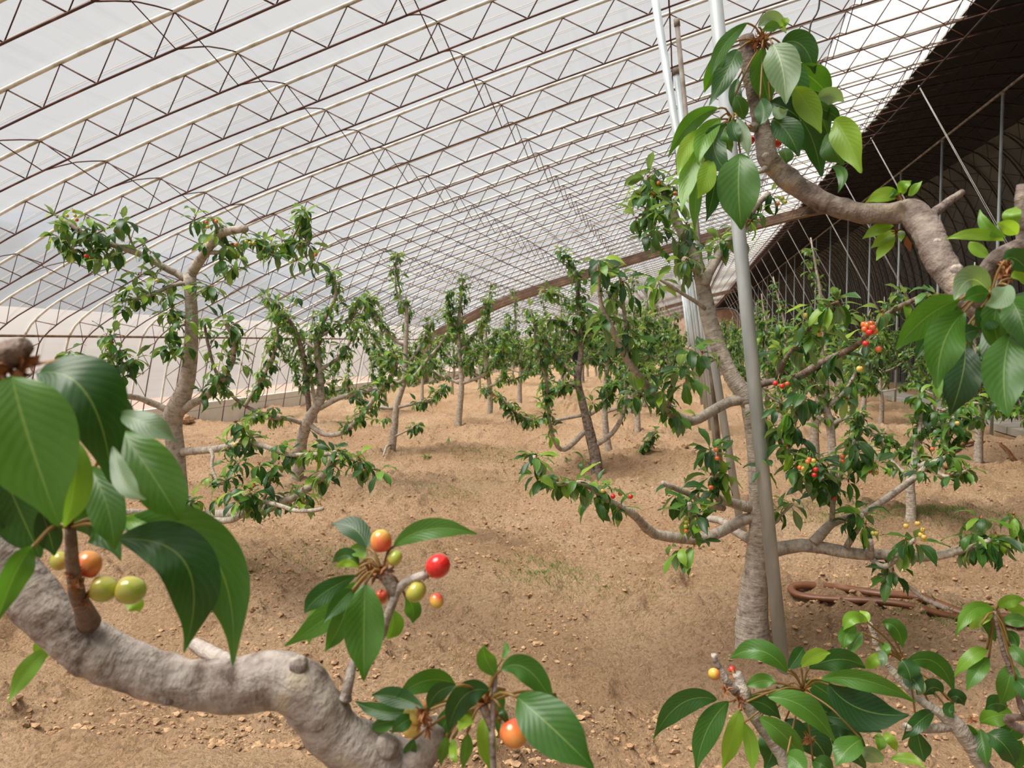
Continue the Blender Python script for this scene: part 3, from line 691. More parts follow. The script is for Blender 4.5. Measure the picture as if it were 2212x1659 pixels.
tree_from('sturdy cherry tree just left of the nearest leaning pole', 3.79, (1628,1395), [
    B([(1628,1400,84),(1624,1360,72),(1626,1310,64),(1632,1250,56),(1640,1180,50),(1640,1110,42),(1636,1060,36),(1630,980,30),(1622,920,28),(1616,872,30)],k='trunk'),
    B([(1616,880,28),(1606,850,34),(1590,828,36),(1560,770,34),(1535,700,36),(1522,640,33),(1508,575,26),(1488,530,22),(1458,472,21),(1440,430,19),(1432,402,15)],0.15,(0.55,1.0,0.055)),
    B([(1522,615,22),(1530,592,22),(1545,565,20),(1570,520,19),(1600,490,18),(1635,440,16),(1662,418,13)],0.25,(0.35,1.0,0.075)),
    B([(1508,585,16),(1492,570,18),(1478,560,14)],-0.1,(0.5,1.0,0.05)),
    B([(1524,668,9),(1500,650,9),(1470,632,8),(1440,612,8),(1418,600,6)],-0.15,(0.85,1.0,0.06)),
    B([(1552,770,8),(1530,782,8),(1508,770,7),(1490,752,6)],-0.2,(0.7,1.0,0.06)),
    B([(1616,862,24),(1575,868,24),(1530,893,22),(1494,910,22),(1460,898,22),(1431,880,22),(1408,850,20),(1386,821,19),(1353,773,17),(1325,716,14),(1298,656,10),(1294,600,8),(1292,560,6)],-0.55,(0.25,1.0,0.085)),
    B([(1356,780,12),(1352,740,11),(1350,689,10),(1344,640,8),(1340,600,6)],-0.45,(0.25,1.0,0.07),d0=-0.36),
    B([(1440,890,10),(1448,862,9),(1452,830,8),(1470,800,6)],-0.5,(0.2,1.0,0.06),d0=-0.25),
    B([(1640,1117,26),(1611,1121,25),(1577,1138,24),(1544,1155,23),(1504,1165,22),(1461,1162,22),(1412,1152,22),(1385,1129,19),(1362,1106,18),(1319,1086,17),(1286,1059,14),(1252,1043,12),(1206,1046,9),(1172,1036,8),(1157,1010,8),(1154,984,7)],-0.75,(0.62,1.0,0.055)),
    B([(1630,1099,24),(1591,1089,22),(1557,1079,17),(1540,1060,13),(1546,1016,9),(1541,970,7)],-0.35,(0.55,1.0,0.055)),
    B([(1564,1098,14),(1524,1089,14),(1494,1069,13),(1461,1056,12),(1431,1043,10)],-0.5,(0.5,0.8,0.09),d0=-0.2),
    B([(1500,1160,12),(1493,1130,11),(1489,1086,9)],-0.5,(0.4,1.0,0.05),d0=-0.45),
    B([(1632,1172,22),(1591,1149,20),(1557,1125,17),(1520,1120,12)],0.35),
    B([(1675,1187,32),(1733,1178,30),(1786,1185,28),(1832,1194,26),(1875,1198,24),(1915,1198,22),(1965,1204,21),(2024,1201,20),(2064,1191,18),(2104,1181,14),(2140,1165,10)],-0.35,(0.86,1.0,0.035)),
    B([(1756,1172,22),(1779,1148,22),(1796,1131,20),(1825,1121,16),(1865,1108,15),(1898,1088,15),(1941,1058,15),(1975,1032,14),(2005,1005,12),(2050,985,10)],0.2,(0.75,1.0,0.06),d0=-0.05),
    B([(1797,1128,12),(1799,1092,12),(1803,1060,10),(1815,1030,9),(1835,990,8),(1845,950,6)],-0.1,(0.3,1.0,0.06),d0=0.0),
    B([(1800,1080,9),(1790,1040,8),(1770,1010,7),(1755,985,6)],-0.25,(0.3,1.0,0.05),d0=-0.05),
    B([(1829,1181,14),(1842,1158,13),(1858,1135,10),(1862,1110,8)],-0.2,(0.7,1.0,0.05),d0=-0.1),
    B([(1915,1210,10),(1931,1206,11),(1955,1186,11),(1975,1166,9)],-0.3,(0.85,1.0,0.08),d0=-0.15),
    B([(1925,1215,11),(1925,1234,9),(1958,1264,9),(1998,1294,9),(2047,1317,9)],-0.25,(0.0,0.15,0.05),d0=-0.18),
    B([(1875,1198,12),(1898,1221,12),(1920,1222,11),(1935,1205,9)],-0.3,d0=-0.15),
    B([(1882,1205,12),(1882,1190,12),(1880,1166,11)],-0.25,d0=-0.2),
    B([(1624,848,16),(1644,830,15),(1688,821,14),(1729,812,16),(1756,795,17),(1786,778,16),(1830,758,14),(1853,744,12),(1870,727,11),(1907,686,12),(1945,662,12),(1978,646,10),(2005,634,8)],-0.45,(0.22,1.0,0.075),b='bark_red'),
    B([(1680,818,12),(1691,785,11),(1715,751,10),(1742,724,9),(1752,697,8),(1775,668,7),(1810,652,6)],-0.5,(0.2,1.0,0.06),d0=-0.15,b='bark_red'),
    B([(1626,905,14),(1660,930,13),(1680,937,13),(1702,923,12),(1722,893,11),(1739,856,10)],-0.35,(0.4,1.0,0.06),b='bark_red'),
    B([(1690,950,8),(1710,975,8),(1740,990,7),(1770,1010,6)],-0.4,(0.2,1.0,0.07),d0=-0.2,b='bark_red'),
    B([(1640,1130,9),(1672,1132,7),(1690,1110,6),(1712,1090,5)],-0.1,(0.8,1.0,0.06)),
   ], cherries=[(1874,702,'orange',-.62,1.2),(1884,708,'orange',-.63,1.2),(1868,711,'orange',-.62,1.2),(1878,718,'red',-.64,1.2),(1889,716,'orange',-.62,1.2),(1882,699,'orange',-.6,1.2),(1866,701,'orange',-.6,1.2),(1870,742,'red',-.62,1.1),(1898,754,'orange',-.6,1.2),(1857,797,'yellow',-.6,1.2),
    (1675,828,'red',-.3,1.1),(1689,834,'red',-.32,1.1),(1701,829,'orange',-.3),(1769,708,'orange',-.4),(1770,722,'yellow',-.4),(1779,665,'yellow',-.4),(1740,681,'yellow',-.45),(1748,992,'orange',-.48),(1757,995,'yellow',-.48),(1745,997,'orange',-.49),(1728,1010,'orange',-.48),(1733,1012,'yellow',-.48),(1762,1014,'red',-.48),(1759,1026,'red',-.48),
    (1819,986,'orange',-.2),(1820,996,'orange',-.2),(1800,1065,'orange',-.15),(1802,1076,'red',-.15),(1879,1017,'red',-.1),(1893,1021,'yellow',-.1),(1957,1136,'yellow',-.4),(1982,1131,'yellow',-.4),(1993,1144,'yellow',-.4),(1989,1155,'yellow',-.4),(1996,1160,'yellow',-.42),(1997,1165,'yellow',-.4),(1886,1152,'green',-.25),(1893,1152,'green',-.25),
    (1324,1072,'red',-.6),(1362,1072,'red',-.6),(1302,1061,'yellow',-.6),(1340,1066,'orange',-.55),(1484,1127,'green',-.5),(1482,1137,'green',-.5),(1506,1127,'green',-.5),(1511,1132,'orange',-.5),(1483,1147,'orange',-.5),(1547,971,'orange',-.4),(1549,990,'orange',-.4),(1530,1081,'yellow',-.4),(1536,1053,'orange',-.4),(1600,520,'orange',.1),(1690,428,'green',.25),(1696,436,'green',.25),(1680,440,'orange',.25),(1423,395,'orange',.05),(1458,418,'orange',.05),(2014,970,'orange',.1),(2068,914,'yellow',.2)],
    ros=[(1410,420,9,0),(1395,450,9,.05),(1420,490,8,-.1),(1455,440,8,-.1),(1385,400,7,.1),(1415,365,7,.1),(1470,1182,7,-.5),(1500,1175,5,-.5),(1920,1240,6,-.2),(1950,1182,4,-.3),(1648,1010,5,-.2),(1655,900,6,-.1),(1380,420,8,.05),(1375,470,9,.0),(1400,380,8,.1),(1420,455,9,-.05),(1440,500,8,.0),(1400,510,8,.0),(1430,540,6,0),(1870,1130,8,-.2),(2120,1120,8,-.3),(2150,1150,7,-.3),(2190,1110,7,-.3),(2195,1160,8,-.3),(1760,1045,6,-.2),(1720,1000,8,-.25),(1740,1020,8,-.3),(1860,985,8,-.05),(1890,1000,7,-.1),(1830,860,6,-.2),(1680,880,7,-.2)],
    seed=3, limit=300, leaf=0.098, density=1.25)

tree_from('tall bare-stemmed cherry tree behind the blurred leaves on the left', 4.26, (392,1228), [
    B([(392,1235,62),(394,1190,54),(395,1150,50),(389,1100,41),(384,1040,38),(380,980,38),(375,930,38),(374,898,42),(388,868,42),(402,830,34),(411,770,31),(414,700,27),(412,640,24),(410,592,27)],k='trunk'),
    B([(408,600,22),(430,565,21),(455,530,19),(475,507,19),(500,498,18),(532,494,16)],-0.2,(0.5,0.8,0.09)),
    B([(474,508,9),(466,485,8),(455,468,6)],-0.2,(0.6,1.0,0.05),d0=-0.12),
    B([(404,606,16),(380,590,15),(368,585,15),(334,565,14),(300,548,14),(263,535,13),(230,525,12),(189,511,11),(162,491,11),(135,474,10)],-0.3,(0.5,1.0,0.055)),
    B([(296,548,6),(285,525,5),(275,500,5),(265,475,4)],-0.2,(0.9,1.0,0.06),d0=-0.12),
    B([(232,526,7),(195,545,6),(160,540,5),(125,510,4)],-0.3,(0.3,1.0,0.05),d0=-0.2),
    B([(452,545,10),(475,545,9),(490,531,8),(540,528,8),(590,530,8),(635,531,8),(668,526,7)],-0.15,(0.1,1.0,0.055),d0=-0.05),
    B([(628,528,6),(634,510,5),(645,490,4),(655,465,4)],-0.15,(0.3,1.0,0.045),d0=-0.13),
    B([(408,612,10),(398,612,9),(365,619,9),(338,633,8),(304,643,7),(270,648,5)],-0.25,(0.25,1.0,0.05)),
    B([(420,618,6),(440,622,6),(455,617,5)],-0.1,(0.5,1.0,0.06)),
    B([(405,690,6),(388,680,5),(370,668,4)],-0.15,(0.9,1.0,0.1)),
    B([(370,895,16),(354,882,15),(324,869,14),(297,859,13),(267,855,12),(245,846,11),(234,808,8),(236,774,7),(243,724,6)],-0.3,(0.55,1.0,0.05)),
    B([(262,855,9),(252,835,8),(252,808,7),(270,790,6),(287,775,5)],-0.3,(0.2,1.0,0.05),d0=-0.2),
    B([(250,848,8),(236,850,8),(205,835,7),(170,805,6),(155,770,6),(148,758,5)],-0.35,(0.4,1.0,0.05),d0=-0.25),
    B([(386,893,20),(415,872,18),(442,859,16),(466,835,14),(489,805,13),(503,778,12),(504,750,10),(498,718,8),(480,690,6)],-0.3,(0.25,1.0,0.06)),
    B([(390,977,18),(420,974,17),(447,972,16),(498,965,16),(524,956,14),(537,944,12)],-0.4,(0.8,1.0,0.05)),
    B([(520,956,12),(540,956,12),(575,965,11),(607,978,10),(639,983,10),(700,981,9),(735,985,7),(790,1003,5)],-0.55,(0.3,1.0,0.065),d0=-0.38),
    B([(455,972,9),(460,985,8),(457,1007,7),(473,1045,7),(486,1039,6),(498,1020,5),(515,1000,5)],-0.45,(0.4,1.0,0.05),d0=-0.25),
    B([(396,1140,34),(406,1131,30),(431,1118,26),(463,1113,24),(511,1109,23),(559,1104,22),(607,1087,20),(655,1061,18),(700,1026,15),(718,990,12),(724,975,9)],-0.65,(0.6,1.0,0.075)),
    B([(425,1128,16),(479,1125,16),(511,1119,14),(537,1096,11),(541,1070,8)],-0.6,(0.75,1.0,0.05),d0=-0.2),
    B([(568,1083,8),(580,1086,10),(607,1093,10),(639,1103,10),(675,1103,9),(697,1099,8)],-0.75,(0.3,0.4,0.06),d0=-0.5),
    B([(560,1098,8),(575,1067,7),(585,1030,6),(591,1008,5)],-0.5,(0.4,1.0,0.05),d0=-0.42),
    B([(425,1105,8),(415,1095,7),(412,1080,6)],-0.2,(0.6,1.0,0.05)),
    B([(385,1148,26),(351,1125,20),(319,1112,17),(272,1106,14),(230,1110,10)],-0.3),
    B([(380,1150,22),(361,1138,18),(303,1125,15),(259,1123,12)],-0.5),
    B([(400,770,5),(380,765,4),(366,748,4)],-0.2,(0.8,1.0,0.05)), B([(405,700,5),(385,705,4),(372,712,4)],-0.2,(0.8,1.0,0.05)),
   ], cherries=[(159,455,'yellow',-.35),(145,466,'yellow',-.35),(162,466,'yellow',-.37),(166,475,'orange',-.35),(446,480,'orange',-.3),(449,490,'yellow',-.3),(467,478,'orange',-.3),(186,553,'red',-.35,1.1),(197,556,'red',-.35,1.1),(339,606,'yellow',-.3),(510,528,'orange',-.3),(532,522,'green',-.3),(540,525,'green',-.3),(548,525,'green',-.3),(682,550,'orange',-.25),(546,1050,'orange',-.6),(508,960,'yellow',-.5)],
    ros=[(140,490,7,-.3),(190,470,8,-.3),(205,500,8,-.3),(150,540,8,-.3),(200,545,8,-.3),(225,560,7,-.3),(250,500,5,-.25),(310,530,6,-.2),(325,545,6,-.2),(300,590,7,-.2),(280,620,8,-.25),(265,660,8,-.25),(330,600,7,-.2),(365,640,7,-.2),(380,690,8,-.2),(400,695,7,-.25),(385,760,8,-.2),(400,745,6,-.25),(420,470,6,-.25),(480,560,8,-.15),(500,575,8,-.15),(515,555,7,-.2),(570,535,8,-.2),(590,545,8,-.2),(610,520,7,-.2),(655,450,8,-.2),(680,560,7,-.2),(640,560,6,-.2),(460,615,6,-.1),(510,910,7,-.45),(525,925,8,-.45),(560,1000,7,-.5),(690,955,7,-.6),(790,1010,6,-.6),(820,1015,6,-.6),(470,1075,7,-.5),(540,1060,8,-.6),(500,1060,7,-.55),(655,1085,5,-.7)],
    seed=5, limit=300, leaf=0.094, density=1.15)

tree_from('spreading cherry tree second in the left row, beside the bare-stemmed one', 6.80, (638,1058), [
    B([(638,1062,30),(642,1030,27),(648,985,26),(652,947,25),(664,912,24),(674,893,22),(695,859,18),(690,818,15),(685,758,13),(687,720,11),(709,673,9),(726,636,8),(718,585,6)],0.0,(0.55,1.0,0.06),k='trunk'),
    B([(668,890,12),(664,850,11),(662,808,10),(648,741,9),(625,693,8),(594,673,6)],-0.2,(0.25,1.0,0.07),b='bark_red'),
    B([(658,916,10),(625,906,9),(591,903,9),(547,899,8)],-0.5,(0.4,1.0,0.07)),
    B([(600,903,9),(547,886,8),(506,859,8),(479,828,8),(462,791,7),(449,741,7),(439,687,6)],-0.4,(0.3,1.0,0.10),d0=-0.3,b='bark_red'),
    B([(530,876,8),(554,835,8),(581,788,8),(597,744,7),(600,690,6),(600,650,5)],-0.3,(0.1,1.0,0.06),d0=-0.35),
    B([(664,914,12),(700,938,11),(740,935,10),(765,915,10),(791,885,10),(824,841,9),(848,808,7),(860,780,6)],-0.4,(0.35,1.0,0.08)),
    B([(690,882,12),(740,857,10),(791,845,9),(848,831,8),(895,811,7),(916,784,6),(949,747,6),(965,720,5)],0.5,(0.3,1.0,0.08)),
    B([(690,800,8),(735,770,7),(760,730,6),(780,680,5),(795,640,4)],0.6,(0.2,1.0,0.055)),
    B([(686,760,7),(640,720,6),(610,690,5),(575,640,4)],0.4,(0.2,1.0,0.055)),
    B([(688,730,7),(720,710,6),(760,690,5),(775,640,4)],0.1,(0.2,1.0,0.055)),
   ], cherries=[(590,690,'orange'),(620,670,'yellow'),(845,765,'yellow',-.4),(855,770,'orange',-.4)], ros=[(700,830,8,0),(560,890,8,-.4),(590,880,8,-.4),(850,760,12,-.4),(845,775,12,-.4),(640,640,7,0)], seed=7, limit=300, leaf=0.100, density=1.4)

tree_from('slender cherry tree third in the left row with a thin whip-like top', 9.17, (845,982), [
    B([(845,984,19),(848,955,17),(851,933,16),(856,882,14),(865,850,13),(872,828,12),(875,781,11),(877,730,10),(878,669,9),(868,650,5),(855,622,4),(856,561,4),(858,545,3)],0.0,(0.65,1.0,0.08),k='trunk'),
    B([(858,880,8),(895,872,7),(929,865,6),(950,850,5),(965,830,4)],-0.3,(0.3,1.0,0.07)),
    B([(852,882,8),(814,879,7),(780,865,7),(755,850,5),(745,820,4)],-0.3,(0.3,1.0,0.07)),
    B([(872,745,7),(855,737,6),(835,715,6),(818,696,5),(805,670,4),(800,640,4)],-0.2,(0.3,1.0,0.06)),
    B([(846,960,6),(835,965,6),(828,985,4)],-.4), B([(848,945,5),(880,930,4),(905,920,3)],-0.2,(0.6,1.0,0.07)),
    B([(875,790,7),(900,760,6),(920,720,5),(935,690,4)],0.3,(0.2,1.0,0.06)), B([(870,820,7),(840,790,6),(815,750,5),(790,700,4)],0.4,(0.2,1.0,0.06)),
    B([(874,800,7),(905,790,6),(930,775,5)],-.3,(0.3,1.0,0.06)),
   ], ros=[(858,552,9,0),(810,905,6,-.2),(835,900,7,-.3)], seed=9, limit=240, leaf=0.112, density=1.55)
tree_from('cherry tree with a straight pale trunk standing clear in mid soil', 12.07, (990,928), [
    B([(990,931,15),(991,905,14),(993,882,14),(997,828,12),(994,780,10),(991,740,9),(991,696,8),(995,650,6),(1000,600,4)],0.0,(0.45,1.0,0.055),k='trunk'),
    B([(999,828,8),(1044,811,7),(1071,787,6),(1085,760,5),(1088,720,4)],-0.3,(0.35,1.0,0.06)),
    B([(993,828,8),(959,814,7),(929,801,6),(885,787,5),(870,770,4)],-0.2,(0.25,1.0,0.06)),
    B([(993,790,7),(960,760,6),(940,730,5)],0.3,(0.2,1.0,0.055)), B([(993,760,7),(1020,730,6),(1045,690,5),(1055,650,4)],0.3,(0.2,1.0,0.05)),
    B([(992,740,6),(975,700,5),(968,660,4),(972,630,3)],-.2,(0.2,1.0,0.05)), B([(995,800,6),(1020,780,5),(1035,745,4)],-.3,(0.2,1.0,0.055)),
   ], seed=11, limit=220, leaf=0.112, density=1.55)
tree_from('dark-stemmed cherry tree in the centre with a U-shaped low limb', 8.67, (1290,1012), [
    B([(1291,1018,27),(1287,995,25),(1283,972,25),(1274,936,22),(1265,897,19),(1256,861,17),(1248,821,16),(1254,776,12),(1256,731,11),(1253,686,10),(1249,641,9),(1247,607,8),(1238,580,6),(1220,550,4)],0.0,(0.62,1.0,0.055),k='trunk',b='bark_limb'),
    B([(1270,925,12),(1250,945,11),(1229,966,11),(1211,971,10),(1196,948,9),(1187,912,8),(1184,867,8),(1178,815,7),(1169,785,6),(1157,743,6),(1154,701,5),(1142,665,4)],-0.5,(0.35,1.0,0.075)),
    B([(1258,897,8),(1226,903,7),(1193,909,7),(1163,909,7),(1136,906,7),(1112,891,6),(1087,864,6),(1060,846,5),(1048,833,4)],-0.35,(0.45,1.0,0.055)),
    B([(1286,962,12),(1316,942,11),(1335,918,10),(1347,888,9),(1352,860,8),(1350,820,6)],0.1,(0.5,1.0,0.07)),
    B([(1272,897,8),(1298,879,8),(1313,849,6),(1318,825,5)],-0.3,(0.4,1.0,0.05)),
    B([(1246,812,8),(1232,805,7),(1211,785,6),(1187,755,5),(1169,725,5)],-0.2,(0.25,1.0,0.06)),
    B([(1253,728,6),(1247,725,6),(1223,704,5),(1208,692,4),(1180,690,3)],-0.15,(0.2,1.0,0.05)),
    B([(1252,690,6),(1235,660,5),(1215,640,4),(1180,625,3)],0.1,(0.2,1.0,0.055)), B([(1256,740,6),(1285,710,5),(1295,680,4)],0.2,(0.2,1.0,0.055)),
    B([(1250,830,7),(1225,830,6),(1200,840,5),(1180,835,4)],.4,(0.2,1.0,0.055)), B([(1256,780,7),(1285,770,6),(1310,740,5)],.4,(0.2,1.0,0.055)),
   ], cherries=[(1064,852,'red',-.35,1.2),(1070,858,'orange',-.35,1.2),(1061,848,'red',-.35,1.2),(1076,862,'yellow',-.35,1.2)], ros=[(1212,545,9,0),(1250,690,9,-.1),(1240,680,9,-.1),(1190,640,8,0),(1320,830,12,-.3),(1300,835,10,-.3),(1280,870,8,-.2),(1245,840,8,-.2),(1190,940,6,-.5),(1260,995,5,-.2)], seed=13, limit=260, leaf=0.112, density=1.55)
tree_from('cherry tree half hidden behind the central dark-stemmed one', 9.70, (1314,985), [
    B([(1318,992,17),(1310,942,15),(1306,891,13),(1308,830,10),(1316,761,9),(1325,671,7),(1330,620,5)],0,(0.5,1.0,0.06),k='trunk'),
    B([(1316,985,7),(1338,1003,6),(1368,987,6),(1392,966,5),(1416,933,4)],-0.4,(0.45,1.0,0.06),b='bark_red'),
    B([(1308,890,8),(1340,880,7),(1370,865,6),(1395,830,5),(1400,790,4)],0.2,(0.3,1.0,0.055)), B([(1308,850,7),(1345,820,6),(1365,780,5),(1375,740,4)],-.2,(0.2,1.0,0.055)),
    B([(1312,800,6),(1290,770,5),(1275,730,4)],.2,(0.2,1.0,0.055)),
   ], seed=15, limit=160, leaf=0.112, density=1.55)
tree_from('cherry tree with its pale trunk just left of the leaning poles', 12.07, (1377,940), [
    B([(1377,943,14),(1377,897,12),(1374,836,10),(1368,761,8),(1366,700,6),(1372,660,4)],0,(0.35,1.0,0.055),k='trunk'),
    B([(1376,860,7),(1400,845,6),(1425,815,5),(1435,770,4),(1432,720,3)],-.2,(0.25,1.0,0.055)), B([(1375,850,7),(1350,835,6),(1335,790,4)],.2,(0.25,1.0,0.055)),
    B([(1372,800,6),(1400,770,5),(1415,720,4),(1420,690,3)],.2,(0.2,1.0,0.055)), B([(1370,760,6),(1392,730,5),(1398,680,4)],-.2,(0.2,1.0,0.05)),
   ], seed=17, limit=160, leaf=0.112, density=1.55)
tree_from('cherry tree right of the near pole, trunk half hidden by red fruit', 6.87, (1802,1108), [
    B([(1803,1112,20),(1802,1060,18),(1799,999,17),(1796,949,17),(1792,913,19),(1781,866,14),(1785,820,11),(1775,760,9),(1780,700,7)],0,(0.5,1.0,0.07),k='trunk'),
    B([(1796,918,11),(1820,905,10),(1852,903,9),(1885,939,8),(1915,945,6),(1950,970,5)],-0.3,(0.35,1.0,0.075)), B([(1790,915,10),(1760,895,9),(1735,870,7),(1720,820,6)],.3,(0.3,1.0,0.07)),
    B([(1785,880,9),(1820,850,8),(1850,800,6),(1860,750,5)],.3,(0.2,1.0,0.065)), B([(1784,850,8),(1750,820,7),(1730,770,5)],-.2,(0.2,1.0,0.065)),
    B([(1800,970,8),(1830,960,7),(1850,930,6),(1860,890,5)],-.4,(0.3,1.0,0.06)),
   ], cherries=[(1837,886,'orange',-.3)], seed=19, limit=260, leaf=0.108, density=1.4)
tree_from('cherry tree with grey trunk at the right above the folded hose', 6.40, (1968,1134), [
    B([(1968,1138,24),(1968,1105,21),(1967,1070,20),(1966,1040,19),(1975,990,15),(1983,950,12),(1990,900,10),(1985,850,7)],0,(0.5,1.0,0.06),k='trunk'),
    B([(1968,1020,12),(1995,1003,12),(2031,989,10),(2045,960,9),(2050,925,8),(2060,900,6)],-0.3,(0.4,1.0,0.06)),
    B([(1972,1000,10),(2010,1015,9),(2050,1030,8),(2090,1015,6)],-.4,(0.5,1.0,0.06)), B([(1968,1030,10),(1940,1010,9),(1915,980,7),(1905,940,5)],.2,(0.3,1.0,0.06)),
    B([(1980,960,10),(2010,930,8),(2060,910,6),(2110,905,5)],.2,(0.3,1.0,0.06)), B([(1985,930,9),(2030,890,7),(2100,870,6),(2150,880,4)],-.2,(0.3,1.0,0.065)),
   ], cherries=[(2013,971,'orange',-.35)], ros=[(2000,880,8,0),(2040,930,9,-.2),(2080,930,9,-.2),(2100,900,8,-.1),(1990,920,9,0),(1985,990,9,-.2)], seed=21, limit=260, leaf=0.108, density=1.4)

# ------------------------------------------------------------------ trees further down the rows
def far_tree_data(seed):
    rng = random.Random(seed); parts=[]; leaves=[]
    H = rng.uniform(2.25,2.75); tp = [(0,0,-0.08),(rng.uniform(-.03,.03),rng.uniform(-.03,.03),0.45),(rng.uniform(-.06,.06),rng.uniform(-.06,.06),1.0),(rng.uniform(-.12,.12),rng.uniform(-.1,.1),1.7),(rng.uniform(-.15,.15),rng.uniform(-.12,.12),H)]
    P,R = smoothline(tp,[0.062,0.05,0.042,0.028,0.008],step=0.12); mb=MB(); mb.tube(P,R,8,jit=0.03); parts.append(('trunk',mb.mesh('trunk',M['bark'])))
    for l in np.arange(0.45,1.0,0.03):
        q = P[int(l*(len(P)-1))]; rosette(q+np.array([rng.uniform(-.05,.05),rng.uniform(-.05,.05),0]), 6, 0.105, rng, leaves)
    nb = rng.choice((7,8,9))
    for i in range(nb):
        az = 2*PI*i/nb+rng.uniform(-.4,.4); z0 = rng.uniform(0.55,1.35); q = P[np.argmin(abs(P[:,2]-z0))]
        rch = rng.uniform(0.45,0.95)*(1.25-0.35*z0); rise = rng.uniform(0.35,1.0)
        d = np.array([math.cos(az),math.sin(az),0]); pts=[q, q+d*rch*0.4+np.array([0,0,rise*0.10]), q+d*rch*0.8+np.array([0,0,rise*0.35]), q+d*rch*rng.uniform(.85,1.05)+np.array([rng.uniform(-.05,.05),0,rise])]
        BP,BR = smoothline(pts,[0.02,0.017,0.013,0.005],step=0.09); mb=MB(); mb.tube(BP,BR,6,jit=0.03); parts.append(('branch',mb.mesh('branch',M['bark_red'] if rng.random()<.4 else M['bark'])))
        L = np.concatenate([[0],np.cumsum(np.linalg.norm(np.diff(BP,axis=0),axis=1))]); l = L[-1]*0.3
        while l < L[-1]:
            qq = np.array([np.interp(l,L,BP[:,c]) for c in range(3)]); rosette(qq+np.array([rng.uniform(-.04,.04),rng.uniform(-.04,.04),rng.uniform(-.02,.04)]), rng.choice((5,6,7)), 0.118, rng, leaves); l += rng.uniform(0.035,0.07)
        rosette(BP[-1], 8, 0.11, rng, leaves)
    return parts, leaf_mass(leaves, np.zeros(3))
FAR = [far_tree_data(100+i) for i in range(7)]
def far_tree(i, x, y, rz, s, label, grp):
    t = empty('cherry_tree', (x,y,gz(x,y)), label, 'cherry tree', grp); t.rotation_euler[2]=rz; t.scale=(s,s,s)
    parts, fo = FAR[i%len(FAR)]
    for nm,me in parts: link(nm, me, t)
    o = link('foliage', fo, t); o['kind']='stuff'
    return t
rr = random.Random(42)
ROWS = [(-5.9,11.8,'the row beside the plastic wall'),(-3.6,14.6,'the left row beyond the pale straight trunk'),(-0.8,14.4,'the middle row left of the leaning poles'),(1.55,9.3,'the row right of the leaning poles'),(3.75,8.0,'the row along the paved path')]
for x0,y0,nm in ROWS:
    y=y0; k=0
    while y < 86:
        lab = f'leafy cherry tree, {ORD[k]} one of {nm}' if k<5 else f'one of the far leafy cherry trees in {nm}'
        if abs(y-26.5)<1.0 and abs(x0+0.8)<0.3: y += 1.1
        far_tree(rr.randrange(7), x0+rr.uniform(-.18,.18), y, rr.random()*6.28, rr.uniform(0.88,1.08)*(0.92 if x0>1 else 0.80 if x0<-5 else 1), lab, 'cherry trees in '+nm); y += 2.48 if y<45 else 3.4; k+=1
far_tree(2, 2.9, 5.15+1.6, 1.0, 0.8, 'low cherry tree at the right edge in front of the path row', 'cherry trees at the right')

# small weeds on the soil
def weed(px,py,n,size,label):
    rng = random.Random(int(px)); p = onground(px,py); base = np.array([p[0],p[1],gz(p[0],p[1])]); t = empty('weed', base, label, 'weed', 'small weeds on the soil'); out=[]
    for i in range(n):
        az=2*PI*i/n+rng.uniform(-.3,.3); el=rng.uniform(0.2,1.1); d=np.array([math.cos(az)*math.cos(el),math.sin(az)*math.cos(el),math.sin(el)]); s=np.cross(d,[0,0,1]); s/=np.linalg.norm(s)
        out.append((base+np.array([0,0,0.01]),s,d,np.cross(s,d),size*rng.uniform(.6,1.1),rng.randrange(6),'g'))
    emit_leaves(t,out,base,60)
weed(968,968,11,0.13,'bushy green weed standing on the soil at the centre left')
weed(920,992,9,0.08,'flat green weed on the soil beside the bushy one')
weed(1226,1002,8,0.07,'tiny green weed on the soil before the central tree')
weed(1482,1045,7,0.07,'tiny weed on the soil left of the pole row')

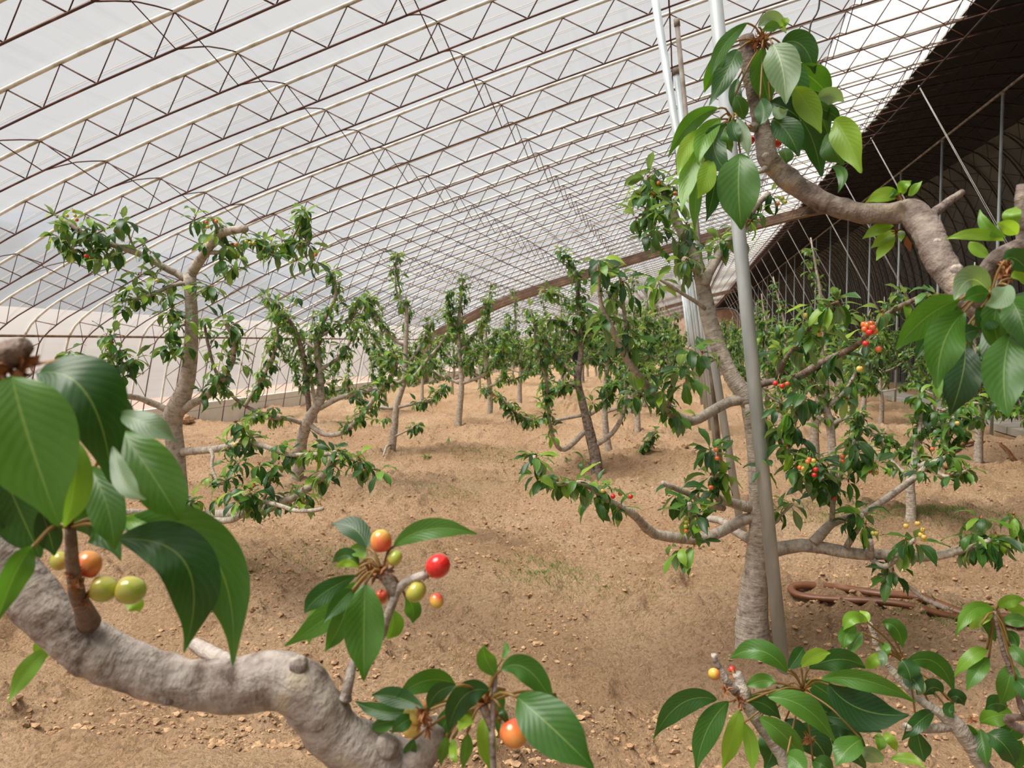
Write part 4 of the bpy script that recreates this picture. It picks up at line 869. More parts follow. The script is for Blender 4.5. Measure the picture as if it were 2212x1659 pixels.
# person far off among the trees, facing left
def person():
    p = at(1243,741,26.5); x,y = p[0],26.5; z0=gz(x,y)
    t = empty('person', (x,y,z0), 'person in dark jacket and dark cap standing half hidden behind the central trunk', 'person')
    J = {'pel':(0,0,.90),'wst':(0,0,1.05),'chs':(-.01,0,1.25),'nek':(-.01,0,1.40),'hdb':(-.02,0,1.46),'hed':(-.03,0,1.55),'hdt':(-.02,0,1.63),
     'sl':(-.01,.17,1.34),'el':(.02,.22,1.08),'wl':(-.10,.20,.88),'hl':(-.15,.19,.82),'sr':(-.01,-.17,1.34),'er':(.02,-.22,1.08),'wr':(-.16,-.18,.98),'hr':(-.23,-.16,.99),
     'hpl':(0,.09,.86),'kl':(-.02,.10,.48),'al':(.02,.10,.09),'tl':(-.13,.11,.035),'hpr':(0,-.09,.86),'kr':(-.02,-.10,.48),'ar':(.02,-.10,.09),'tr':(-.13,-.11,.035)}
    Rr = {'pel':.14,'wst':.13,'chs':.15,'nek':.055,'hdb':.065,'hed':.088,'hdt':.07,'sl':.065,'el':.048,'wl':.035,'hl':.03,'sr':.065,'er':.048,'wr':.035,'hr':.03,'hpl':.09,'kl':.065,'al':.05,'tl':.04,'hpr':.09,'kr':.065,'ar':.05,'tr':.04}
    E=[('pel','wst'),('wst','chs'),('chs','nek'),('nek','hdb'),('hdb','hed'),('hed','hdt'),('chs','sl'),('sl','el'),('el','wl'),('wl','hl'),('chs','sr'),('sr','er'),('er','wr'),('wr','hr'),('pel','hpl'),('hpl','kl'),('kl','al'),('al','tl'),('pel','hpr'),('hpr','kr'),('kr','ar'),('ar','tr')]
    ks=list(J); me=bpy.data.meshes.new('body'); me.from_pydata([J[k] for k in ks],[(ks.index(a),ks.index(b)) for a,b in E],[]); me.materials.append(M['clothes'])
    o=link('body',me,t); sk=o.modifiers.new('Skin','SKIN'); sk.use_smooth_shade=True
    if len(me.skin_vertices):
        for i,k in enumerate(ks):
            me.skin_vertices[0].data[i].radius=(Rr[k],Rr[k])
        me.skin_vertices[0].data[0].use_root=True
    sb=o.modifiers.new('Sub','SUBSURF'); sb.levels=2; sb.render_levels=2
    mb=MB(); V=iv*np.array([.088,.078,.115])*1.0; mb.add(V+np.array([-.035,0,1.545]),if_); mb.tube([(-.115,0,1.545),(-.14,0,1.53)],[.016,.012],6); mb.add(iv*0.02+np.array([-.03,.08,1.54]),if_); mb.add(iv*0.02+np.array([-.03,-.08,1.54]),if_)
    h=link('face',mb.mesh('face',M['skin']),t)
    mb=MB(); mb.tube([(-.025,0,1.57),(-.025,0,1.62),(-.02,0,1.665),(-.02,0,1.685)],[.105,.104,.085,.03],12); mb.box((-.20,-.07,1.565),(-.08,.07,1.58)); link('cap',mb.mesh('cap',M['clothes']),t)
person()

# ------------------------------------------------------------------ the two near trees, leaf by leaf
def near_leaf(tree, base, b, mpt, tp, w, db, dt, roll=0.0, tone='g', fold=0.22, bend=0.0, seed=0, stalk=None, serr=1.0):
    rng = random.Random(seed); dm_ = (db+dt)/2+bend
    Pb, Pm, Pt = fg(b[0],b[1],db), fg(mpt[0],mpt[1],dm_), fg(tp[0],tp[1],dt)
    ctl = 2*Pm-(Pb+Pt)/2
    NS = 40; W = w*0.5*((db+dt)/2)/FPX; V=[]; A=[]; F=[]; cols=[-1,-.62,-.3,0,.3,.62,1]; nc=len(cols)
    waves = rng.uniform(0.05,0.15); ph = rng.random()*6
    for i in range(NS+1):
        t=i/NS; p=(1-t)**2*Pb+2*t*(1-t)*ctl+t*t*Pt; T=2*(1-t)*(ctl-Pb)+2*t*(Pt-ctl); T/=np.linalg.norm(T)
        view=(p-C0); view/=np.linalg.norm(view)
        S=np.cross(T,view); sn=np.linalg.norm(S); S = S/sn if sn>1e-4 else RT
        Nn=np.cross(S,T)                                     # towards the viewer
        if Nn@view>0: Nn=-Nn; S=-S
        r=roll*(0.7+0.6*t); S2=S*math.cos(r)+Nn*math.sin(r); N2=np.cross(S2,T); 
        if N2@Nn<0: N2=-N2
        hw=W*leaf_shape(0.004+t*0.992)
        if i in (0,NS): hw=0.0004
        for c in cols:
            e=abs(c); ser = (0.050*W*serr*(1 if i%2 else -1)) if e==1 and 0<i<NS else 0
            lift = fold*e*hw + waves*W*math.sin(t*11+ph+(2 if c<0 else 0))*e*e
            V.append(p+S2*(c*hw+math.copysign(ser,c) if e==1 else c*hw)+N2*lift); A.append((c,t,0))
    for i in range(NS):
        for j in range(nc-1): F.append((i*nc+j,i*nc+j+1,(i+1)*nc+j+1,(i+1)*nc+j))
    mb=MB(); V=np.array(V)-base
    # faces turned so that the leaf's upper side looks along +N
    a,bb,c_ = V[F[120][0]],V[F[120][1]],V[F[120][2]]; nf=np.cross(bb-a,c_-a)
    if nf@(C0-base-a)<0: F=[q[::-1] for q in F]
    if tone=='u': F=[q[::-1] for q in F]; tone='g'
    mb.add(V,F,A)
    if stalk is not None:
        q=stalk; mid=(Pb+q)/2+np.array([0,0,0.006]); P,_=smoothline([q,mid,Pb],step=0.006); mb.tube(P-base,0.0012,5); mb.a[-1][:]=(0,0,1)
    link('leaf', mb.mesh('leaf', M['leaf_'+tone]), tree)
def near_branch(tree, base, pts, kind='branch', bark='bark_near', n=20, jit=0.03, step=0.006, knots=()):
    P=[]; R=[]
    for q in pts:
        if len(q)==4: P.append(fg(q[0],q[1],q[3])); R.append(q[2]*0.5*q[3]/FPX)
        else: P.append(np.array(q[:3])); R.append(q[4])
    P,R=smoothline(P,R,step=step)
    k=np.arange(len(R)); R=R*(1+0.035*np.sin(k*0.21+len(P))+0.025*np.sin(k*0.083+1.3))
    mb=MB(); mb.tube(P-base,R,n,jit=0)
    V=mb.v[-1]; u=np.stack([vnoise(V[:,0]*1+V[:,2]*3.1,V[:,1]+V[:,2]*1.7,0.018,51),vnoise(V[:,1]*2.1+V[:,2],V[:,0]-V[:,2]*2.3,0.018,52),vnoise(V[:,2]*1.4-V[:,0],V[:,1]*1.3+V[:,0],0.018,53)],1)
    mb.v[-1]=V+u*min(0.0032,R.max()*0.14)
    link(kind, mb.mesh(kind, M[bark]), tree)
def knot(tree, base, px, py, d, rpx, mt='cutwood', name='knot'):
    p=fg(px,py,d)-base; r=rpx*d/FPX; v=(C0-fg(px,py,d)); v/=np.linalg.norm(v); mb=MB()
    mb.tube([p-v*r*0.9,p-v*r*0.25,p+v*r*0.02,p+v*r*0.10,p+v*r*0.06],[r*1.9,r*1.55,r*1.2,r*0.95,r*0.72],16,jit=0.05,cap=False)
    mb.tube([p+v*r*0.07,p-v*r*0.10,p-v*r*0.16],[r*0.75,r*0.5,r*0.1],14,jit=0.12,mi=1)
    link(name, mb.mesh(name,[M['bark_near'],M[mt]]), tree)
def near_cherry(tree, base, px, py, wpx, d, kind, spur, seed, elong=1.1):
    rng=random.Random(seed); p=fg(px,py,d); r=wpx*0.5*d/FPX; o=link('cherry',CH[kind],tree)
    sp=fg(spur[0],spur[1],spur[2]); up=Vector([float(c) for c in (sp-p)]).normalized()
    q=up.to_track_quat('Z','Y').to_matrix().to_4x4()
    o.matrix_local=Matrix.Translation(Vector([float(c) for c in p-base])) @ q @ Matrix.Diagonal((r,r,r*elong,1))
    inv=o.matrix_local.inverted(); a=p+np.array(up)*r*elong*0.72; mid=(a+sp)/2+np.array([0.0,0,0.004]); P,_=smoothline([a,mid,sp],step=0.005)
    mb=MB(); mb.tube([list(inv@Vector([float(c) for c in (x-base)])) for x in P],0.0009/r,6); link('fruit_stalk',mb.mesh('fruit_stalk',M['stalk']),o)
def bract(tree, base, px, py, d, s):
    o=link('bract_tuft',ME_BRACT,tree); o.matrix_local=Matrix.Translation(Vector([float(c) for c in fg(px,py,d)-base]))@Matrix.Rotation(random.random()*6,4,'Z')@Matrix.Rotation(random.random()*3,4,'X')@Matrix.Scale(s,4)
def leaves_on(tree, base, rows, d, spur=None, seed0=0, ddef=0.03):
    rg=random.Random(seed0)
    for i,r in enumerate(rows):
        if len(r)==6: (bx,by,tx,ty,w,tone)=r; dx,dy=tx-bx,ty-by; k=rg.uniform(-.10,.10); mx,my=(bx+tx)/2-dy*k,(by+ty)/2+dx*k; extra={}
        elif len(r)==8: bx,by,mx,my,tx,ty,w,tone=r; extra={}
        else: bx,by,mx,my,tx,ty,w,tone,extra=r
        ex=dict(extra); dd=ex.pop('d',d)+rg.uniform(-ddef,ddef); dt=dd+ex.pop('dt',rg.uniform(-.03,.02))
        sp=ex.pop('spur',spur); st=None
        if sp is not None:
            s3=fg(sp[0],sp[1],sp[2]); b3=fg(bx,by,dd)
            if np.linalg.norm(s3-b3)<0.09: st=s3
        near_leaf(tree,base,(bx,by),(mx,my),(tx,ty),w,dd,dt,roll=ex.pop('roll',rg.uniform(-.45,.45)),tone=tone,fold=rg.uniform(.12,.32),bend=ex.pop('bend',rg.uniform(-.012,.004)),seed=seed0*100+i,stalk=st)

# near tree on the left
pA=fg(905,1720,0.62); baseA=np.array([pA[0]+0.04,pA[1]+0.05,gz(pA[0],pA[1])-0.02])
TA=empty('cherry_tree',baseA,'nearest cherry tree with thick grey limb curving across the lower left corner','cherry tree','cherry trees')
near_branch(TA,baseA,[(-120,1110,112,.56),(-60,1160,112,.57),(20,1228,112,.58),(85,1308,114,.58),(170,1385,112,.585),(260,1430,110,.59),(350,1464,108,.59),(430,1482,110,.59),(520,1478,114,.59),(590,1468,122,.59),(640,1482,124,.59),(680,1528,116,.59),(720,1582,116,.595),(780,1625,120,.60),(850,1665,125,.61),(905,1725,130,.62)],kind='limb',n=28,step=0.004)
near_branch(TA,baseA,[(880,1700,140,.62),(pA[0]+0.012,pA[1]+.015,pA[2]-0.12,0,0.030),(pA[0]+0.03,pA[1]+.03,0.6,0,0.036),(baseA[0],baseA[1],0.25,0,0.042),(baseA[0],baseA[1],baseA[2]-0.05,0,0.055)],kind='trunk',step=0.03)
near_branch(TA,baseA,[(875,1668,90,.605),(905,1632,72,.60),(932,1600,66,.60),(948,1568,62,.60),(952,1560,50,.60)],kind='stub')
near_branch(TA,baseA,[(745,1512,30,.59),(748,1500,22,.59),(756,1465,20,.59),(765,1430,19,.60),(800,1400,17,.61),(824,1375,17,.61),(840,1325,17,.60),(853,1288,18,.60),(868,1266,19,.60),(884,1254,20,.60),(905,1246,20,.60),(924,1240,17,.60)],kind='twig',bark='bark_near',n=12)
near_branch(TA,baseA,[(853,1290,16,.60),(848,1272,24,.60),(838,1252,28,.60),(828,1236,26,.60)],kind='spur',n=12)
near_branch(TA,baseA,[(1068,1720,15,.60),(1066,1659,13,.58),(1063,1600,13,.58),(1063,1569,13,.58),(1066,1510,12,.58),(1069,1470,11,.58),(1070,1452,9,.58)],kind='twig',n=10)
near_branch(TA,baseA,[(905,1725,30,.62),(980,1790,24,.62),(1050,1770,18,.61),(1068,1720,15,.60)],kind='twig',n=10)
near_branch(TA,baseA,[(1063,1580,12,.58),(1055,1555,15,.58),(1046,1530,20,.58),(1044,1522,16,.58)],kind='spur',n=10)
near_branch(TA,baseA,[(192,1345,50,.575),(180,1315,40,.56),(166,1275,32,.54),(158,1225,28,.53),(152,1160,24,.52),(150,1135,18,.52)],kind='spur',n=14,bark='bark_red')
near_branch(TA,baseA,[(540,1460,40,.62),(499,1432,32,.70),(455,1412,34,.74),(421,1393,30,.76)],kind='stub',n=14)
near_branch(TA,baseA,[(-60,830,60,.44),(-20,790,62,.42),(20,765,60,.41),(45,752,52,.41),(60,742,34,.41)],kind='stub',bark='bark_red',n=16)
near_branch(TA,baseA,[(-60,830,50,.44),(-110,900,60,.47),(-150,1000,70,.52),(-120,1110,90,.56)],kind='branch',n=16)
for a in [(645,1438,.576,12,'bark_red'),(688,1553,.573,17,'cutwood'),(836,1614,.586,15,'bark_near'),(362,1508,.573,9,'bark_red')]: knot(TA,baseA,*a)
LA=.46
leaves_on(TA,baseA,[
 (26,812,60,940,128,1136,185,'g',{'d':.42,'dt':.0,'roll':-.12}),(85,805,190,856,242,1045,150,'d',{'d':.47,'roll':.5}),(120,808,245,880,300,985,90,'d',{'d':.49,'roll':-.7}),
 (258,925,335,1036,388,1124,104,'g',{'d':.48,'roll':.2}),(258,895,320,918,386,955,52,'p',{'d':.50}),(245,965,270,1040,316,1078,42,'p',{'d':.46}),
 (195,1010,232,1095,246,1190,76,'g',{'d':.50}),(168,955,160,1050,140,1138,66,'b',{'d':.47}),(10,1030,45,1110,88,1205,110,'d',{'d':.45}),(88,1100,105,1150,118,1200,50,'d',{'d':.47}),
 (70,1182,32,1240,-6,1342,58,'g',{'d':.46}),(262,1135,452,1190,503,1442,118,'g',{'d':.52,'roll':-.25}),(255,1165,402,1220,397,1412,118,'d',{'d':.50,'roll':.35}),(258,1128,320,1140,368,1200,46,'b',{'d':.53}),
 (150,1140,215,1130,262,1212,85,'g',{'d':.53}),(105,1404,62,1446,16,1520,40,'b',{'d':.60}),(112,1415,92,1400,85,1375,34,'b',{'d':.60}),(270,1290,292,1305,300,1322,34,'b',{'d':.56}),(30,985,-10,1080,-40,1180,90,'d',{'d':.47})],LA,(150,1140,.52),1)
for px,py,w,kd in [(189,1221,58,'orange'),(222,1272,58,'green'),(281,1275,62,'green'),(130,1212,40,'green')]: near_cherry(TA,baseA,px,py,w,.55,kd,(172,1262,.545),px)
for px,py,d,s in [(165,1262,.53,.014),(180,1290,.545,.014),(20,800,.41,.02),(45,797,.41,.02),(0,795,.41,.02),(160,1245,.53,.012),(122,1412,.59,.011),(128,1420,.6,.011)]: bract(TA,baseA,px,py,d,s)
leaves_on(TA,baseA,[
 (793,1185,765,1142,716,1132,50,'d'),(850,1181,929,1143,1030,1154,44,'g',{'roll':.15}),(789,1261,786,1355,786,1472,84,'g',{'d':.575,'roll':.1}),(772,1255,718,1322,614,1396,54,'g'),
 (768,1244,695,1284,658,1326,42,'d',{'d':.62}),(755,1289,735,1350,702,1408,42,'g'),(761,1275,735,1300,699,1344,36,'g',{'d':.57}),(845,1317,848,1350,838,1382,46,'b',{'d':.63}),(877,1289,892,1315,891,1346,36,'g',{'d':.62}),
 (775,1227,750,1216,724,1228,17,'b'),(775,1220,748,1200,718,1216,32,'d',{'d':.62}),(786,1209,775,1190,757,1184,30,'b'),(765,1262,690,1330,668,1392,40,'b',{'d':.63})],.60,(826,1236,.60),2,.012)
for px,py,w,kd,e in [(823,1170,47,'blush',1.15),(852,1206,33,'green',1.15),(898,1277,50,'green',.9),(824,1289,30,'orange',1.5)]: near_cherry(TA,baseA,px,py,w,.60 if px!=824 else .63,kd,(829,1234,.6),px,e)
for px,py,w,kd,e in [(946,1223,53,'red',1.12),(943,1297,30,'blush',1.2)]: near_cherry(TA,baseA,px,py,w,.59,kd,(926,1246,.6),px,e)
for px,py,d,s in [(824,1234,.595,.012),(815,1240,.6,.012),(835,1232,.6,.011),(800,1232,.6,.010),(925,1243,.6,.008)]: bract(TA,baseA,px,py,d,s)
leaves_on(TA,baseA,[
 (1083,1446,1142,1448,1201,1536,52,'g'),(1117,1506,1190,1570,1284,1662,104,'g',{'roll':.1,'d':.57}),(1058,1492,1000,1506,967,1588,56,'d',{'d':.56}),(985,1481,945,1497,925,1536,38,'d',{'d':.565}),
 (981,1478,922,1470,856,1508,46,'g',{'d':.60}),(915,1530,855,1506,803,1502,40,'d'),(894,1537,826,1537,768,1515,32,'g'),(880,1548,835,1560,796,1570,38,'g'),(891,1551,870,1562,845,1584,32,'d',{'d':.565}),
 (1072,1460,1050,1425,1046,1394,40,'g'),(1083,1424,1094,1405,1088,1386,14,'g'),(1009,1583,1006,1620,999,1660,28,'g'),(1048,1548,1050,1600,1060,1668,42,'b',{'d':.60}),(964,1590,958,1620,953,1655,26,'g'),(1023,1544,1005,1558,992,1580,30,'b'),
 (1000,1508,962,1560,950,1600,34,'g',{'d':.61}),(894,1597,886,1620,878,1640,26,'g'),(1083,1530,1088,1545,1098,1566,18,'d'),(978,1596,980,1625,984,1650,20,'b'),(1200,1500,1196,1508,1190,1520,26,'g',{'d':.62}),(1090,1490,1075,1520,1078,1590,30,'g',{'d':.61})],.58,(1048,1520,.58),3,.012)
near_cherry(TA,baseA,1110,1584,60,.565,'orange',(1062,1512,.58),1110,1.1)
for px,py,w,kd in [(893,1545,42,'yellow'),(890,1573,38,'yellow')]: near_cherry(TA,baseA,px,py,w,.58,kd,(915,1548,.58),py,1.1)
for px,py,d,s in [(917,1552,.57,.013),(922,1570,.575,.013),(915,1535,.57,.011),(1046,1520,.575,.012),(1040,1515,.58,.010),(1075,1545,.58,.008)]: bract(TA,baseA,px,py,d,s)

# near tree on the right
baseB=np.array([0.86,0.62,0.0]); baseB[2]=gz(0.86,0.62)-0.02
TB=empty('cherry_tree',baseB,'near cherry tree whose limbs reach in from the right edge','cherry tree','cherry trees')
J1=np.array([0.80,0.62,1.30]); J2=np.array([0.84,0.62,0.62])
near_branch(TB,baseB,[(baseB[0],baseB[1],baseB[2]-.06,0,.062),(baseB[0],baseB[1],.3,0,.05),(J2[0],J2[1],J2[2],0,.045),(.83,.62,1.0,0,.036),(J1[0],J1[1],J1[2],0,.024)],kind='trunk',step=.03)
near_branch(TB,baseB,[(J1[0],J1[1],J1[2],0,.022),(2360,800,62,.74),(2230,738,60,.75),(2165,700,60,.76),(2115,662,60,.77),(2082,632,62,.78),(2059,605,64,.79),(2032,565,62,.80),(2018,535,60,.81),(1998,490,60,.83),(1966,458,56,.85),(1919,462,45,.86),(1851,459,43,.87),(1784,439,43,.88),(1733,408,42,.89),(1683,371,44,.90),(1659,341,44,.90),(1649,287,42,.91),(1634,232,32,.91),(1626,178,38,.91),(1616,120,34,.91),(1612,78,32,.91)],kind='limb',bark='bark_limb',n=24,step=.005)
near_branch(TB,baseB,[(1998,480,40,.85),(2014,462,20,.86),(2040,443,18,.88),(2060,428,17,.89),(2080,414,14,.90)],kind='stub',bark='bark_limb',n=12)
near_branch(TB,baseB,[(2120,652,50,.765),(2124,620,40,.75),(2131,589,38,.74),(2158,555,36,.73),(2185,539,34,.73),(2212,520,30,.73),(2206,480,26,.73),(2206,430,25,.73),(2207,400,22,.73)],kind='branch',bark='bark_limb',n=16)
near_branch(TB,baseB,[(1632,275,22,.91),(1610,276,10,.89),(1590,268,8,.88),(1580,258,7,.88)],kind='spur',n=10)
near_branch(TB,baseB,[(1660,360,20,.90),(1642,372,9,.89),(1632,374,6,.89)],kind='spur',n=8)
near_branch(TB,baseB,[(J2[0],J2[1],J2[2]+.12,0,.030),(2330,1860,52,.90),(2200,1740,44,.92),(2160,1702,40,.92),(2121,1651,34,.92),(2094,1606,34,.92),(2061,1561,36,.92),(2027,1538,22,.92),(1982,1508,17,.93),(1936,1459,15,.94),(1899,1407,13,.95),(1880,1347,11,.95)],kind='branch',bark='bark',n=16)
near_branch(TB,baseB,[(2055,1565,26,.92),(2034,1572,20,.92),(1995,1574,18,.91),(1955,1570,17,.90)],kind='stub',bark='bark',n=12)
near_branch(TB,baseB,[(2330,1860,44,.90),(2060,1850,40,.90),(1800,1760,36,.90),(1715,1690,32,.90),(1688,1632,28,.90),(1640,1560,28,.90),(1612,1515,32,.90),(1603,1494,34,.90),(1598,1470,22,.90),(1592,1452,18,.90)],kind='branch',n=14)
near_branch(TB,baseB,[(1600,1500,22,.90),(1575,1480,17,.89),(1560,1455,15,.89),(1545,1428,13,.89),(1542,1412,12,.89)],kind='stub',n=10)
near_branch(TB,baseB,[(J2[0],J2[1],J2[2]+.3,0,.016),(2290,1620,18,.82),(2215,1545,13,.82),(2203,1520,12,.82),(2190,1470,11,.82),(2173,1426,10,.82),(2160,1385,10,.82),(2151,1343,8,.82),(2147,1320,7,.82)],kind='twig',bark='bark_red',n=10)
for a in [(1634,196,.902,10,'bark_red'),(1978,450,.838,9,'bark_red'),(1738,404,.882,9,'bark_red'),(2066,586,.777,8,'bark_near'),(1657,341,.890,7,'cutwood'),(2024,528,.797,7,'bark_red')]: knot(TB,baseB,*a)
leaves_on(TB,baseB,[
 (1614,50,1563,100,1536,166,30,'g',{'d':.88}),(1566,100,1540,150,1521,200,30,'g',{'d':.89}),(1593,108,1572,152,1531,230,46,'d',{'d':.90}),(1638,58,1670,42,1698,72,32,'p'),(1648,68,1668,58,1686,62,22,'g',{'d':.88}),(1690,58,1696,46,1702,38,16,'b'),
 (1669,95,1690,147,1697,226,72,'u',{'d':.87,'roll':.1}),(1646,105,1648,165,1666,232,52,'g',{'d':.885}),(1687,95,1732,98,1760,160,52,'d',{'d':.90}),(1711,145,1758,172,1796,216,66,'g',{'d':.90}),(1714,189,1744,226,1774,288,50,'b',{'d':.87}),
 (1766,214,1795,206,1823,220,36,'p'),(1760,230,1790,242,1817,262,32,'d'),(1802,258,1830,300,1860,374,60,'b',{'d':.88}),(1790,288,1802,322,1822,356,54,'g',{'d':.90}),(1729,258,1756,305,1774,382,56,'d',{'d':.89}),
 (1670,256,1702,288,1726,338,58,'d',{'d':.87}),(1664,222,1700,236,1728,258,50,'d',{'d':.88}),(1672,232,1685,244,1702,236,24,'p',{'d':.865}),(1642,214,1650,244,1640,272,36,'d',{'d':.88}),(1692,320,1698,336,1699,354,30,'g'),(1796,360,1820,378,1810,416,22,'g'),
 (1594,170,1590,212,1611,256,28,'d',{'d':.92}),(1588,206,1600,232,1606,258,32,'g',{'d':.88}),(1740,200,1770,240,1790,300,50,'g',{'d':.92}),(1720,230,1740,290,1760,330,50,'d',{'d':.92}),(1690,130,1720,180,1735,240,56,'g',{'d':.92})],.89,(1650,92,.90),4,.008)
leaves_on(TB,baseB,[
 (1551,234,1490,266,1444,340,36,'g'),(1557,255,1522,298,1509,357,40,'b'),(1518,282,1484,318,1464,381,32,'b'),(1509,321,1490,375,1471,459,40,'b'),(1572,268,1542,318,1586,390,50,'d',{'roll':.1}),(1536,345,1525,385,1507,429,42,'b'),
 (1512,367,1503,430,1501,498,26,'g'),(1545,376,1540,420,1524,480,34,'d'),(1599,330,1595,405,1602,497,86,'g',{'d':.85,'roll':.05}),(1593,255,1608,295,1617,338,26,'p'),(1584,258,1585,285,1599,308,30,'d'),(1581,275,1572,300,1581,330,28,'g'),(1530,300,1518,345,1515,400,34,'g',{'d':.89})],.87,(1582,258,.88),5,.01)
for px,py,w,kd in [(1620,302,22,'red'),(1678,308,20,'red')]: near_cherry(TB,baseB,px,py,w,.93,kd,(1640,275,.92),px,1.1)
for px,py,d,s in [(1640,88,.895,.016),(1646,80,.9,.014),(1634,94,.9,.014),(1584,262,.88,.01),(1614,272,.885,.01)]: bract(TB,baseB,px,py,d,s)
leaves_on(TB,baseB,[
 (2168,520,2110,506,2042,516,24,'b',{'d':.72}),(2095,522,2112,540,2142,558,26,'b',{'d':.74}),(2172,512,2132,490,2117,453,24,'b',{'d':.72}),(2198,506,2178,490,2153,483,30,'b',{'d':.71}),(2194,484,2186,465,2196,446,34,'b',{'d':.72}),
 (1943,426,1910,420,1870,438,30,'b',{'d':.84}),(1946,420,1952,402,1969,391,24,'b',{'d':.84}),(1964,423,1976,408,1992,391,18,'b',{'d':.84}),(1938,424,1930,418,1924,412,18,'g',{'d':.84}),(1929,489,1896,496,1863,516,24,'b',{'d':.88}),(1933,499,1910,515,1880,537,26,'b',{'d':.88}),
 (1933,512,1912,535,1893,563,25,'b',{'d':.88}),(1943,499,1946,506,1946,522,16,'b',{'d':.88})],.8,None,6,.008)
leaves_on(TB,baseB,[
 (2135,630,2096,604,2062,648,58,'d',{'d':.70}),(2137,634,2110,636,2080,650,36,'g',{'d':.68}),(2176,616,2160,645,2128,658,46,'p',{'d':.68}),(2072,648,2000,686,1936,755,70,'g'),(2075,668,2022,706,1978,775,58,'d',{'d':.74}),(2082,675,2038,742,2025,840,78,'g',{'d':.69}),
 (2085,750,2078,815,2052,898,72,'d',{'d':.71}),(2115,714,2085,722,2072,745,38,'d'),(2138,668,2128,690,2112,712,52,'d',{'d':.71}),(2165,638,2148,700,2171,765,58,'g'),(2181,642,2205,690,2218,752,66,'g',{'d':.68}),(2184,722,2168,805,2178,902,82,'g',{'d':.68,'roll':.1}),
 (2034,805,2026,835,2029,865,18,'b'),(2186,602,2205,598,2225,612,32,'b'),(2171,562,2195,560,2230,596,44,'d'),(2190,640,2215,660,2240,700,60,'d',{'d':.72}),(2130,690,2150,760,2150,800,50,'d',{'d':.74}),(2200,720,2225,780,2235,850,60,'d',{'d':.71})],.70,(2140,640,.70),7,.01)
for px,py,d,s in [(2172,585,.715,.014),(2180,575,.71,.014),(2165,592,.72,.012),(2186,590,.71,.012),(1940,425,.84,.01),(1935,500,.87,.01)]: bract(TB,baseB,px,py,d,s)
mb=MB(); a_=fg(1958,508,.87)-baseB; b_=fg(1967,545,.87)-baseB; s_=RT*0.004; mb.add([a_,(a_+b_)/2+s_,b_,(a_+b_)/2-s_+FW*0.003],[(0,1,2,3)]); link('dead_leaf',mb.mesh('dead_leaf',M['bract']),TB)
leaves_on(TB,baseB,[
 (1700,1452,1643,1406,1575,1423,46,'g'),(1703,1446,1724,1418,1735,1399,32,'d'),(1748,1444,1812,1424,1869,1442,46,'d'),(1730,1441,1762,1415,1794,1411,30,'b'),(1775,1467,1870,1470,1978,1517,40,'g',{'d':.86}),(1790,1478,1860,1532,1964,1544,76,'d',{'d':.85,'roll':.15}),
 (1658,1505,1740,1530,1805,1604,52,'g',{'d':.86}),(1613,1516,1652,1522,1686,1554,36,'d',{'d':.86}),(1549,1512,1472,1520,1411,1597,50,'d'),(1574,1516,1528,1576,1504,1664,52,'g'),(1598,1535,1584,1588,1560,1664,40,'b'),(1607,1561,1623,1612,1624,1668,30,'b'),
 (1639,1550,1695,1590,1738,1650,46,'g',{'d':.86}),(1613,1482,1648,1470,1677,1477,30,'g'),(1775,1546,1840,1558,1906,1582,36,'d'),(1643,1568,1668,1612,1651,1660,58,'d',{'d':.93}),(1696,1557,1722,1585,1742,1620,52,'d',{'d':.92}),(1786,1568,1820,1566,1852,1582,52,'d',{'d':.92}),
 (1861,1597,1830,1620,1805,1655,52,'g',{'d':.85}),(1756,1644,1780,1655,1800,1672,40,'g'),(1700,1632,1722,1645,1740,1672,46,'g',{'d':.85}),(1858,1620,1884,1630,1907,1650,36,'p'),(1925,1640,1962,1640,1998,1658,24,'b'),(1895,1584,1902,1605,1900,1624,22,'b'),(1908,1584,1925,1600,1938,1624,20,'b'),
 (1740,1470,1790,1500,1830,1540,50,'d',{'d':.93}),(1760,1520,1800,1545,1850,1555,50,'d',{'d':.94}),(1700,1480,1690,1500,1660,1500,36,'d',{'d':.92}),(1720,1580,1760,1600,1790,1650,60,'d',{'d':.95}),(1800,1560,1830,1600,1870,1660,60,'d',{'d':.95}),(1660,1580,1690,1620,1690,1670,50,'d',{'d':.95})],.89,(1735,1490,.89),8,.012)
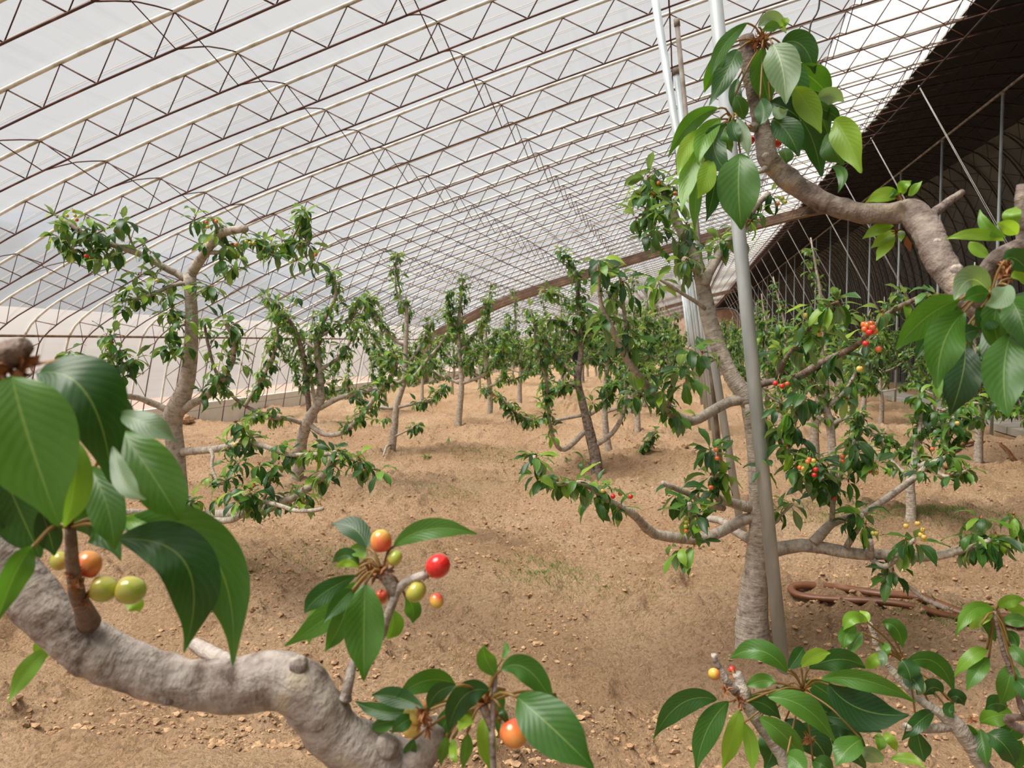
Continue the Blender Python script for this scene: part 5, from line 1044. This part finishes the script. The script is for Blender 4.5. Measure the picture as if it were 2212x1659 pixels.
leaves_on(TB,baseB,[
 (1873,1343,1842,1336,1818,1366,28,'b'),(1874,1345,1868,1330,1857,1319,20,'b'),(1850,1354,1828,1372,1824,1404,32,'g'),(1862,1366,1846,1390,1839,1416,28,'g'),(1906,1347,1936,1358,1950,1400,34,'g'),(1895,1410,1885,1430,1868,1443,24,'b'),(1893,1408,1908,1420,1903,1443,18,'p'),
 (1955,1433,2022,1432,2061,1502,42,'g'),(1948,1425,1962,1448,1967,1472,46,'d'),(1982,1501,1990,1482,1980,1466,20,'p'),(1997,1501,2015,1485,2038,1494,40,'d'),(2049,1512,2068,1505,2083,1525,30,'d'),(2015,1538,1985,1560,1948,1600,32,'d'),(1982,1583,1988,1612,1997,1646,44,'d'),
 (1900,1395,1912,1400,1916,1420,20,'g'),(1950,1445,1975,1470,1990,1495,40,'d'),(2117,1576,2124,1610,2132,1658,32,'g'),(2132,1583,2170,1610,2193,1653,56,'d'),(2117,1561,2155,1545,2193,1548,42,'b'),(2177,1527,2150,1520,2128,1532,36,'d'),(2196,1561,2185,1578,2170,1597,42,'g'),(2203,1599,2195,1630,2200,1665,42,'g'),
 (2060,1520,2050,1535,2062,1550,26,'d'),(2075,1570,2095,1580,2110,1600,24,'g')],.92,(1960,1440,.93),9,.012)
leaves_on(TB,baseB,[
 (2147,1317,2100,1320,2064,1375,30,'b'),(2147,1322,2115,1335,2094,1360,32,'b'),(2120,1350,2140,1362,2149,1386,26,'g'),(2155,1313,2182,1298,2215,1296,26,'b'),(2175,1318,2195,1316,2225,1326,26,'b'),(2132,1403,2098,1420,2061,1461,30,'b'),(2136,1422,2112,1450,2087,1492,32,'g'),
 (2173,1362,2190,1378,2198,1405,24,'g'),(2181,1396,2200,1415,2215,1445,26,'g'),(2185,1433,2178,1475,2162,1522,42,'g'),(2165,1345,2195,1340,2225,1352,28,'g'),(2195,1470,2215,1490,2230,1530,40,'d')],.82,(2150,1325,.82),10,.01)
near_cherry(TB,baseB,1543,1456,26,.87,'blush',(1566,1480,.89),3,1.1); near_cherry(TB,baseB,1581,1446,14,.91,'red',(1590,1470,.9),4,1.1)
for px,py,d,s in [(1568,1492,.885,.012),(1600,1516,.885,.013),(1596,1508,.885,.013),(1585,1458,.9,.010),(1737,1490,.89,.012),(2098,1555,.91,.011),(1925,1415,.94,.009),(1905,1470,.9,.01),(1745,1600,.9,.014)]: bract(TB,baseB,px,py,d,s)
